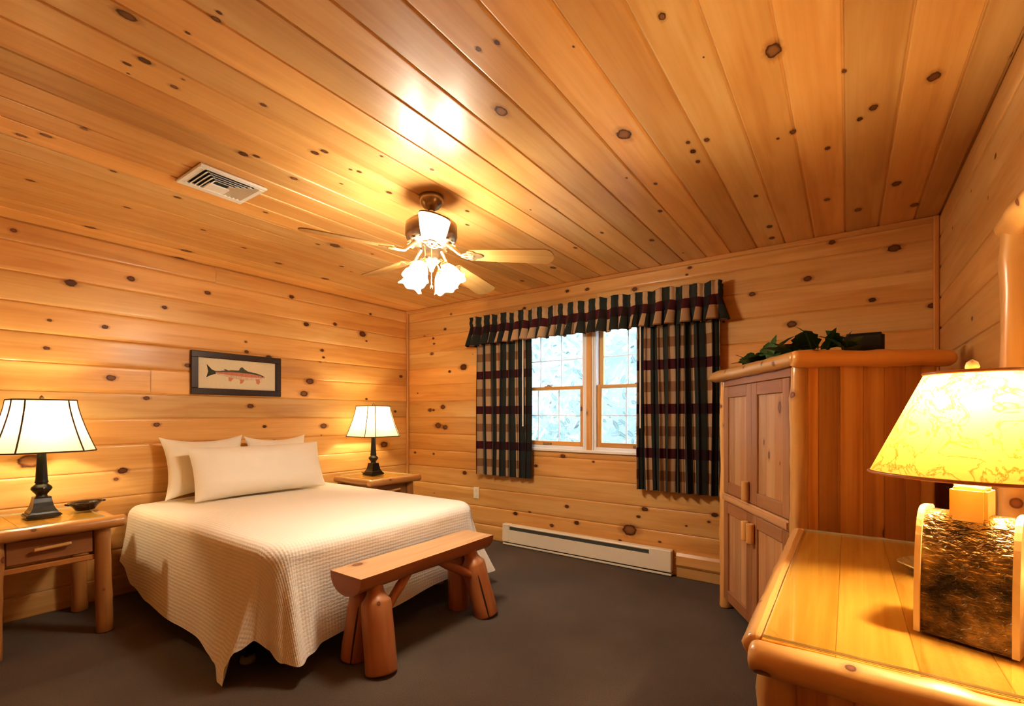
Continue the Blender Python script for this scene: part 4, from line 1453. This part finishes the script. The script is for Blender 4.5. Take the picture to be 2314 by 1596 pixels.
for k in range(4):
    ang = R(10 + 90 * k)
    A = Matrix.Rotation(ang, 4, 'Z')
    mb = MB()
    mb.tube([A @ Vector(q) for q in ((0.035, 0, -0.352), (0.055, 0, -0.350), (0.072, 0, -0.362), (0.080, 0, -0.378))], 0.007, 10)
    B = A @ Matrix.Translation((0.080, 0, -0.376)) @ Matrix.Rotation(R(-32), 4, 'Y')
    mb.lathe([(0.010, 0.004), (0.022, 0.0), (0.024, -0.018), (0.020, -0.020)], n=16, mtx=B)
    am = mb.build('light_arm', M['brass'], fan)
    # scalloped tulip shade
    prof = [(0.020, -0.012), (0.030, -0.024), (0.042, -0.045), (0.050, -0.070), (0.054, -0.092), (0.060, -0.108), (0.068, -0.118)]
    n = 36
    vs, uv, fs = [], [], []
    for i, (r_, z) in enumerate(prof):
        for j in range(n + 1):
            a = 2 * PI * (j % n) / n
            wv = math.cos(6 * a) * (i / 6) ** 2
            vs.append(B @ Vector(((r_ + 0.004 * wv) * math.cos(a), (r_ + 0.004 * wv) * math.sin(a), z - 0.006 * wv)))
            uv.append((j / n, i / 6))
    for i in range(6):
        for j in range(n):
            q = i * (n + 1) + j
            fs.append([q, q + 1, q + n + 2, q + n + 1])
    mb = MB(); mb.add(vs, fs, uv, None, 0, True)
    sh = mb.build('glass_shade', M['tulip'], fan, label='frosted tulip shade glowing white')
    mb = MB(); mb.lathe([(0.001, -0.016), (0.012, -0.020), (0.014, -0.040), (0.024, -0.065), (0.024, -0.082), (0.001, -0.098)], n=14, mtx=B)
    mb.build('bulb', M['bulb'], sh)
mb = MB(); mb.tube([(0.03, -0.03, -0.36), (0.03, -0.03, -0.49)], 0.0016, 6); mb.lathe([(0.001, -0.49), (0.006, -0.495), (0.006, -0.51), (0.001, -0.515)], (0.03, -0.03, 0), 8); mb.build('pull_chain', M['brass'], fan)

# ------------------------------------------------------------------ armoire
ARX = R(-59.3)
arm = thing('armoire', 'tall log-framed armoire standing diagonally in the corner, leaves on top', 'armoire', (3.39, -0.345, 0), ARX)
AW, AD, AT = 1.085, 0.62, 1.480
PX0, PX1, PY0, PY1 = 0.115, 1.030, 0.035, 0.585
random.seed(12)
for x, y, sd in ((PX0, PY0, 1), (PX1, PY0, 2), (PX0, PY1, 3), (PX1, PY1, 4)):
    mb = MB(); mb.log((x, y, 0.0), (x, y, AT), 0.039, 0.035, 60 + sd, 30, 16, wob=0.20, rnd=0.2, knots=6); mb.build('post', M['log'], arm)
for p0, p1, r_, sd in (((-0.01, 0.0, AT + .028), (AW, 0.0, AT + .032), 0.035, 71), ((AW - .015, -0.02, AT + .030), (AW - .015, AD + 0.05, AT + .030), 0.038, 72), ((0.02, 0.02, AT + .030), (0.02, AD, AT + .030), 0.034, 73)):
    mb = MB(); mb.log(p0, p1, r_, r_ * .95, sd, 22, 16, wob=0.12, knots=5); mb.build('top_edge_log', M['log'], arm)
mb = MB(); mb.box((0.03, 0.01, AT + 0.015), (AW - 0.03, AD, AT + 0.045), 0.003, 0); mb.build('top_board', M['cedar'], arm)
# sides (vertical planks), back, bottom
for x0, x1 in ((PX1 - 0.004, PX1 + 0.014), (PX0 - 0.014, PX0 + 0.004)):
    mb = MB()
    ys = [PY0 + 0.025, 0.115, 0.21, 0.31, 0.40, 0.49, PY1 - 0.02]
    for a, b in zip(ys, ys[1:]): mb.box((x0, a, 0.07), (x1, b - 0.0008, AT), 0.0025, 2)
    mb.build('side_panel', M['cedar'], arm)
mb = MB(); mb.box((PX0, PY1 - 0.01, 0.07), (PX1, PY1 + 0.006, AT), 0.002, 2); mb.build('back_panel', M['cedar'], arm)
mb = MB(); mb.box((PX0 + .01, PY0 + 0.02, 0.06), (PX1 - .01, PY1 - .01, 0.085), 0.002, 0); mb.build('bottom_board', M['cedar'], arm)
mb = MB(); mb.box((PX0 + 0.03, 0.012, AT - 0.045), (PX1 - 0.03, 0.045, AT + 0.005), 0.003, 0); mb.build('frieze', M['door_dark'], arm)
mb = MB(); mb.box((PX0 + 0.03, -0.002, 0.705), (PX1 - 0.03, 0.050, 0.755), 0.010, 0, seg=2); mb.build('middle_rail', M['log_seat'], arm, label='pale rail between upper and lower doors')
DX0, DX1 = PX0 + 0.036, PX1 - 0.034
DM = (DX0 + DX1) / 2
for (x0, x1, z0, z1, hx_, hz) in ((DX0, DM - .001, 0.760, AT - 0.048, DM - 0.035, 0.825), (DM + .001, DX1, 0.760, AT - 0.048, None, 0), (DX0, DM - .001, 0.075, 0.700, DM - 0.035, 0.60), (DM + .001, DX1, 0.075, 0.700, DM + 0.035, 0.60)):
    up = z0 > 0.5
    st = 0.068
    y0, y1 = 0.008, 0.032
    mb = MB()
    mb.box((x0, y0, z0), (x0 + st, y1, z1), 0.003, 2)
    mb.box((x1 - st, y0, z0), (x1, y1, z1), 0.003, 2)
    mb.box((x0 + st, y0, z0), (x1 - st, y1, z0 + st), 0.003, 0)
    mb.box((x0 + st, y0, z1 - st), (x1 - st, y1, z1), 0.003, 0)
    dd = mb.build('door', M['door_dark'], arm)
    mb = MB()
    pw = (x1 - x0 - 2 * st) / 3
    for i in range(3): mb.box((x0 + st + i * pw, y0 + 0.010, z0 + st), (x0 + st + (i + 1) * pw - .0006, y1 - 0.002, z1 - st), 0.0015, 2)
    mb.build('door_panel', M['door_panel'], dd, label='inset panel of knotty boards')
    if hx_:
        mb = MB(); mb.log((hx_, -0.012, hz - 0.055), (hx_, -0.012, hz + 0.055), 0.021, 0.021, int(hx_ * 100), 8, 14, wob=0.04, rnd=0.15, knots=0)
        mb.build('handle', M['log'], dd, label='pale short-log door handle')

# leaves and dark objects on top of the armoire
TOPZ = AT + 0.045


def arm_pt(x, y, z=0.0):
    return Matrix.Translation((3.39, -0.345, 0)) @ Matrix.Rotation(ARX, 4, 'Z') @ Vector((x, y, z))


random.seed(77)
gl = thing('leaf_garland', 'dark green artificial leaf garland lying on top of the armoire', 'garland', arm_pt(0.65, 0.2, TOPZ))
GB = arm_pt(0.65, 0.2, TOPZ)


def leaf(mb, p, d, up, L, w, curl=0.25):
    d = d.normalized(); s = d.cross(up).normalized(); u = s.cross(d)
    sh = [(0, 0.0), (.12, .55), (.3, 1.0), (.42, .72), (.55, .86), (.68, .55), (.8, .5), (1, 0)]
    vs, uv, fs = [], [], []
    for t_, q in sh:
        z = u * (curl * L * (0.9 * t_ - t_ * t_ * 1.1))
        for k in (-1, 0, 1):
            vs.append(p + d * L * t_ + s * w * q * k + z + u * (0.18 * w * q * abs(k)))
            uv.append((t_, 0.5 + 0.5 * k))
    for i in range(len(sh) - 1):
        for k in range(2):
            a = i * 3 + k
            fs.append([a, a + 1, a + 4, a + 3])
    mb.add(vs, fs, uv, None, 0, True)


spine = [(0.36, 0.035), (0.48, 0.05), (0.60, 0.06), (0.72, 0.07), (0.84, 0.09), (0.95, 0.11), (1.02, 0.20), (1.03, 0.28)]
mb = MB()
mb.tube([arm_pt(x, y, TOPZ + 0.012) - GB for x, y in spine], 0.005, 8)
mb.build('stem', M['leaf'], gl)
cnt = 0
for i in range(34):
    t_ = i / 33 * (len(spine) - 1.001)
    j = int(t_); k = t_ - j
    x = spine[j][0] * (1 - k) + spine[j + 1][0] * k; y = spine[j][1] * (1 - k) + spine[j + 1][1] * k
    big = 1.0 if 0.55 < x < 1.0 else 0.8
    pz = TOPZ + random.uniform(0.012, 0.045)
    p_ = arm_pt(x, y + random.uniform(-0.01, 0.04), pz) - GB
    d_ = Vector((random.uniform(-1, 1), random.uniform(-1, 1), random.uniform(0.02, 0.75)))
    mb = MB(); leaf(mb, p_, d_, Vector((random.uniform(-.3, .3), random.uniform(-.3, .3), 1)), random.uniform(0.12, 0.18) * big, random.uniform(0.038, 0.06) * big)
    mb.build('leaf', M['leaf'], gl)
bx = thing('black_box', 'black rounded box behind the leaves on top of the armoire', 'box', arm_pt(0.90, 0.40, TOPZ + 0.0006), ARX + R(60))
mb = MB(); mb.box((-0.08, -0.02, 0), (0.08, 0.03, 0.125), 0.012, seg=3); mb.build('case', M['black'], bx)
mb = MB(); mb.box((-0.066, -0.0225, 0.012), (0.066, -0.0195, 0.113), 0.001); mb.build('front_face', M['dark_slot'], bx)
bd = thing('black_disc', 'small dark dome on the armoire top at the end of the garland', 'dome', arm_pt(0.985, 0.48, TOPZ + 0.0006))
mb = MB(); mb.lathe([(0.036, 0.0), (0.034, 0.010), (0.024, 0.020), (0.001, 0.025)], n=24); mb.build('dome', M['black'], bd)
mb = MB(); mb.lathe([(0.040, 0.0), (0.040, 0.004), (0.034, 0.006)], n=24); mb.build('rim', M['black'], bd)

# ------------------------------------------------------------------ dresser
DZ = 0.762
dr = thing('dresser', 'honey pine log dresser in the foreground holding the big lamp', 'dresser', (3.945, -2.62, 0))
DL, DW = 1.27, 0.595          # along y, along x
random.seed(21)
mb = MB()
xs = [0.03, 0.165, 0.30, 0.43, DW]
for a, b in zip(xs, xs[1:]): mb.box((a, 0.02, DZ - 0.030), (b - 0.0005, DL - 0.02, DZ - 0.002), 0.0015, 1)
mb.build('top_board', M['top'], dr)
mb = MB(); mb.log((0.008, 0.0, DZ - 0.034), (DW + 0.02, -0.004, DZ - 0.036), 0.035, 0.040, 81, 20, 20, wob=0.09, knots=3)
mb.build('end_edge_log', M['log'], dr)
mb = MB(); mb.log((0.016, 0.03, DZ - 0.028), (0.010, DL, DZ - 0.028), 0.030, 0.027, 82, 24, 16, wob=0.10, knots=4); mb.build('front_edge_log', M['log'], dr)
mb = MB(); mb.log((-0.01, DL, DZ - 0.032), (DW, DL, DZ - 0.032), 0.028, 0.028, 83, 16, 14, knots=2); mb.build('end_edge_log', M['log'], dr)
for x, y, sd in ((0.055, 0.055, 1), (DW - 0.03, 0.055, 2), (0.055, DL - 0.06, 3), (DW - 0.03, DL - 0.06, 4)):
    mb = MB(); mb.log((x, y, 0.0), (x, y, DZ - 0.04), 0.040, 0.037, 90 + sd, 16, 16, wob=0.11, rnd=0.2, knots=4); mb.build('post', M['log'], dr)
for y0, y1 in ((0.055, 0.073), (DL - 0.08, DL - 0.062)):
    mb = MB()
    for i in range(4):
        a = 0.085 + i * 0.112
        mb.box((a, y0, 0.10), (a + 0.1115, y1, DZ - 0.03), 0.002, 2)
    mb.build('end_panel', M['cedar'], dr)
mb = MB(); mb.box((DW - 0.03, 0.06, 0.10), (DW - 0.012, DL - 0.06, DZ - 0.03), 0.002, 1); mb.box((0.09, 0.07, 0.10), (DW - 0.03, DL - 0.075, 0.12), 0.002, 1)
mb.build('carcass', M['cedar'], dr)
for zi in range(3):
    for yi in range(2):
        z0 = 0.125 + zi * 0.195; y0 = 0.10 + yi * 0.54
        mb = MB(); mb.box((0.040, y0, z0), (0.062, y0 + 0.525, z0 + 0.182), 0.004, 1); dw = mb.build('drawer', M['door_panel'], dr)
        mb = MB(); mb.log((0.012, y0 + 0.205, z0 + 0.092), (0.012, y0 + 0.325, z0 + 0.092), 0.012, 0.012, zi * 3 + yi, 6, 10, knots=0)
        for yy in (0.225, 0.305): mb.tube([(0.041, y0 + yy, z0 + 0.092), (0.012, y0 + yy, z0 + 0.092)], 0.006, 8)
        mb.build('handle', M['log'], dw)
glass_sheet((3.945, -2.62, DZ - 0.0012), (0.032, 0.030, 0), (DW - 0.01, DL - 0.04, 0.006), 'large clear glass sheet covering the foreground dresser top')

# glass dish behind the lamp
gd = thing('glass_dish', 'small amber glass dish half hidden behind the dresser lamp', 'dish', (4.355, -1.835, DZ + 0.0048))
mb = MB()
n = 40
prof = [(0.001, 0.004), (0.045, 0.0), (0.060, 0.004), (0.080, 0.024), (0.084, 0.026), (0.080, 0.029), (0.058, 0.010), (0.001, 0.009)]
vs, uv, fs = [], [], []
for i, (r_, z) in enumerate(prof):
    for j in range(n + 1):
        a = 2 * PI * (j % n) / n
        k = 1.15 * (1 + 0.03 * math.cos(6 * a) * (r_ / 0.08))
        vs.append(Vector((r_ * k * math.cos(a), r_ * k * math.sin(a), z))); uv.append((j / n, i / 7))
for i in range(len(prof) - 1):
    for j in range(n):
        q = i * (n + 1) + j
        fs.append([q, q + 1, q + n + 2, q + n + 1])
mb.add(vs, fs, uv, None, 0, True)
mb.build('bowl', M['dishglass'], gd)

# ------------------------------------------------------------------ dresser lamp
LR = R(-21)
lp = thing('table_lamp', 'big lamp with oval parchment shade and hammered metal arch base, on the dresser', 'lamp', (4.355, -2.335, DZ + 0.0048), LR)
hw = 0.074


def arch(n=26, d=0.062, h=0.272, p=2.2):
    pts = []
    for i in range(n + 1):
        a = PI * i / n
        c, s = math.cos(a), math.sin(a)
        pts.append((-d * math.copysign(abs(c) ** (2 / p * 0.55), c), h * abs(s) ** (2 / p)))
    return pts


mb = MB()
ar = arch()
vs, uv, fs = [], [], []
NX = 24
for j in range(NX + 1):
    x = -hw + 2 * hw * j / NX
    for i, (y, z) in enumerate(ar):
        vs.append(Vector((x, y, z + 0.0))); uv.append((j / NX, i / len(ar)))
n = len(ar)
for j in range(NX):
    for i in range(n - 1):
        a = j * n + i
        fs.append([a, a + n, a + n + 1, a + 1])
mb.add(vs, fs, uv, None, 0, True)
mb.build('arch_base', M['hammered'], lp, label='arched base of hammered bronze-coloured metal')
for s in (-1, 1):
    mb = MB()
    ar2 = arch(26, 0.068, 0.280)
    mt = Matrix(((0, 0, 1, 0), (1, 0, 0, 0), (0, 1, 0, 0), (0, 0, 0, 1)))
    x0, x1 = (hw - 0.001, hw + 0.010) if s > 0 else (-hw - 0.010, -hw + 0.001)
    mb.prism(ar2[::-1], x0, x1, mtx=mt)
    mb.build('side_board', M['block'], lp)
mb = MB(); mb.box((-0.031, -0.036, 0.250), (0.031, 0.036, 0.330), 0.006, 2, seg=2)
mb.lathe([(0.030, 0.328), (0.030, 0.334), (0.020, 0.340), (0.018, 0.350), (0.014, 0.356), (0.010, 0.36), (0.010, 0.42)], n=20)
mb.build('neck_block', M['block'], lp)
zb, zt = 0.352, 0.582
SXY = 0.76
vs, uv, fs = [], [], []
n = 64
for i in range(13):
    k = i / 12
    r_ = 0.186 + (0.082 - 0.186) * k
    for j in range(n + 1):
        a = 2 * PI * (j % n) / n
        vs.append(Vector((r_ * math.cos(a), r_ * SXY * math.sin(a), zb + (zt - zb) * k))); uv.append((j / n, k))
for i in range(12):
    for j in range(n):
        q = i * (n + 1) + j
        fs.append([q, q + 1, q + n + 2, q + n + 1])
mb = MB(); mb.add(vs, fs, uv, None, 0, True)
sh = mb.build('shade', M['parchment'], lp, label='oval amber parchment shade with fine fibres')
for r_, z in ((0.187, zb), (0.083, zt)):
    mb = MB()
    mb.tube([(r_ * math.cos(2 * PI * j / 48), r_ * SXY * math.sin(2 * PI * j / 48), z) for j in range(49)], 0.004, 8, caps=False)
    mb.build('rim_binding', M['log_red'], sh, label='brown bound rim')
mb = MB()
for a in (0, PI / 2, PI, 1.5 * PI): mb.tube([(0.01 * math.cos(a), 0.01 * SXY * math.sin(a), zt - .004), (0.082 * math.cos(a), 0.082 * SXY * math.sin(a), zt - .004)], 0.002, 6)
mb.lathe([(0.001, zt - .008), (0.014, zt - .004), (0.009, zt + 0.004), (0.013, zt + 0.012), (0.010, zt + 0.022), (0.001, zt + 0.029)], n=14)
mb.build('finial', M['finial'], lp)
mb = MB(); mb.lathe([(0.001, 0.42), (0.014, 0.425), (0.014, 0.455), (0.026, 0.49), (0.030, 0.515), (0.022, 0.54), (0.001, 0.55)], n=14)
mb.build('bulb', M['bulb'], lp)

# ------------------------------------------------------------------ mirror on the right wall
mr = thing('wall_mirror', 'log-framed mirror on the wall above the dresser, only its edge in view', 'mirror', (RW, -2.30, 0.86))
MY, MH = 0.475, 0.945
mb = MB(); mb.box((-0.016, -MY + .02, 0.02), (-0.010, MY - .02, MH - .02), 0); mb.build('mirror_glass', M['mirror'], mr)
mb = MB(); mb.box((-0.0098, -MY, 0.0), (-0.001, MY, MH), 0.001, 2); mb.build('back_board', M['cedar'], mr)
for s in (-1, 1):
    mb = MB(); mb.log((-0.046, s * MY, -0.04), (-0.046, s * MY, MH - 0.01), 0.040, 0.037, 100 + s, 20, 16, wob=0.12, rnd=0.2, knots=5); mb.build('side_log', M['log'], mr)
for z, sd in ((0.0, 1), (MH, 2)):
    mb = MB(); mb.log((-0.050, -MY - 0.05, z), (-0.050, MY + 0.045, z), 0.042, 0.040, 110 + sd, 18, 16, wob=0.12, knots=4); mb.build('rail_log', M['log'], mr)

# ------------------------------------------------------------------ lights


def lamp(name, loc, w, col, rad):
    l = bpy.data.lights.new(name, 'POINT')
    l.energy = w; l.color = col; l.shadow_soft_size = rad
    o = bpy.data.objects.new(name, l)
    o.location = loc
    C.objects.link(o)
    return o


WARM = (1.0, 0.80, 0.52)
for k in range(4):
    ang = R(10 + 90 * k)
    A = Matrix.Translation((2.283, -1.917, RH)) @ Matrix.Rotation(ang, 4, 'Z')
    B = A @ Matrix.Translation((0.080, 0, -0.376)) @ Matrix.Rotation(R(-32), 4, 'Y')
    lamp('fan_light', B @ Vector((0, 0, -0.07)), 15.5, (1.0, 0.90, 0.75), 0.065)
for y in (-3.095, -0.735):
    lamp('bedside_light', (0.315, y, 0.6685 + 0.545), 7.0, WARM, 0.03)
lamp('dresser_light', (4.355, -2.335, DZ + 0.0048 + 0.515), 17.0, (1.0, 0.80, 0.50), 0.02)

# daylight portal in the window opening
pl = bpy.data.lights.new('window_portal', 'AREA')
pl.shape = 'RECTANGLE'; pl.size = WX1 - WX0; pl.size_y = WZ1 - WZ0
pl.cycles.is_portal = True
po = bpy.data.objects.new('window_portal', pl)
po.location = (mid, 0.20, (WZ0 + WZ1) / 2)
po.rotation_euler = (R(-90), 0, 0)
C.objects.link(po)

w = bpy.data.worlds.new('World')
bpy.context.scene.world = w
w.use_nodes = True
nt = w.node_tree
bg = nt.nodes['Background']
bg.inputs[0].default_value = (0.72, 0.86, 1.0, 1)
bg.inputs[1].default_value = 11.0

# ------------------------------------------------------------------ camera
cd = bpy.data.cameras.new('camera')
cd.sensor_fit = 'HORIZONTAL'
cd.sensor_width = 36.0
cd.lens = F / 2314 * 36.0
cd.shift_y = (938 - 798) / 2314
cd.clip_start = 0.05
co = bpy.data.objects.new('camera', cd)
co.location = CAM
co.rotation_euler = (R(90), 0, YAW)
C.objects.link(co)
sc = bpy.context.scene
sc.camera = co
sc.view_settings.view_transform = 'Standard'
sc.view_settings.look = 'Medium High Contrast'
sc.view_settings.exposure = 0.85
sc.cycles.use_denoising = True
sc.cycles.max_bounces = 8
sc.cycles.diffuse_bounces = 5
sc.cycles.transparent_max_bounces = 12
sc.cycles.sample_clamp_indirect = 6.0
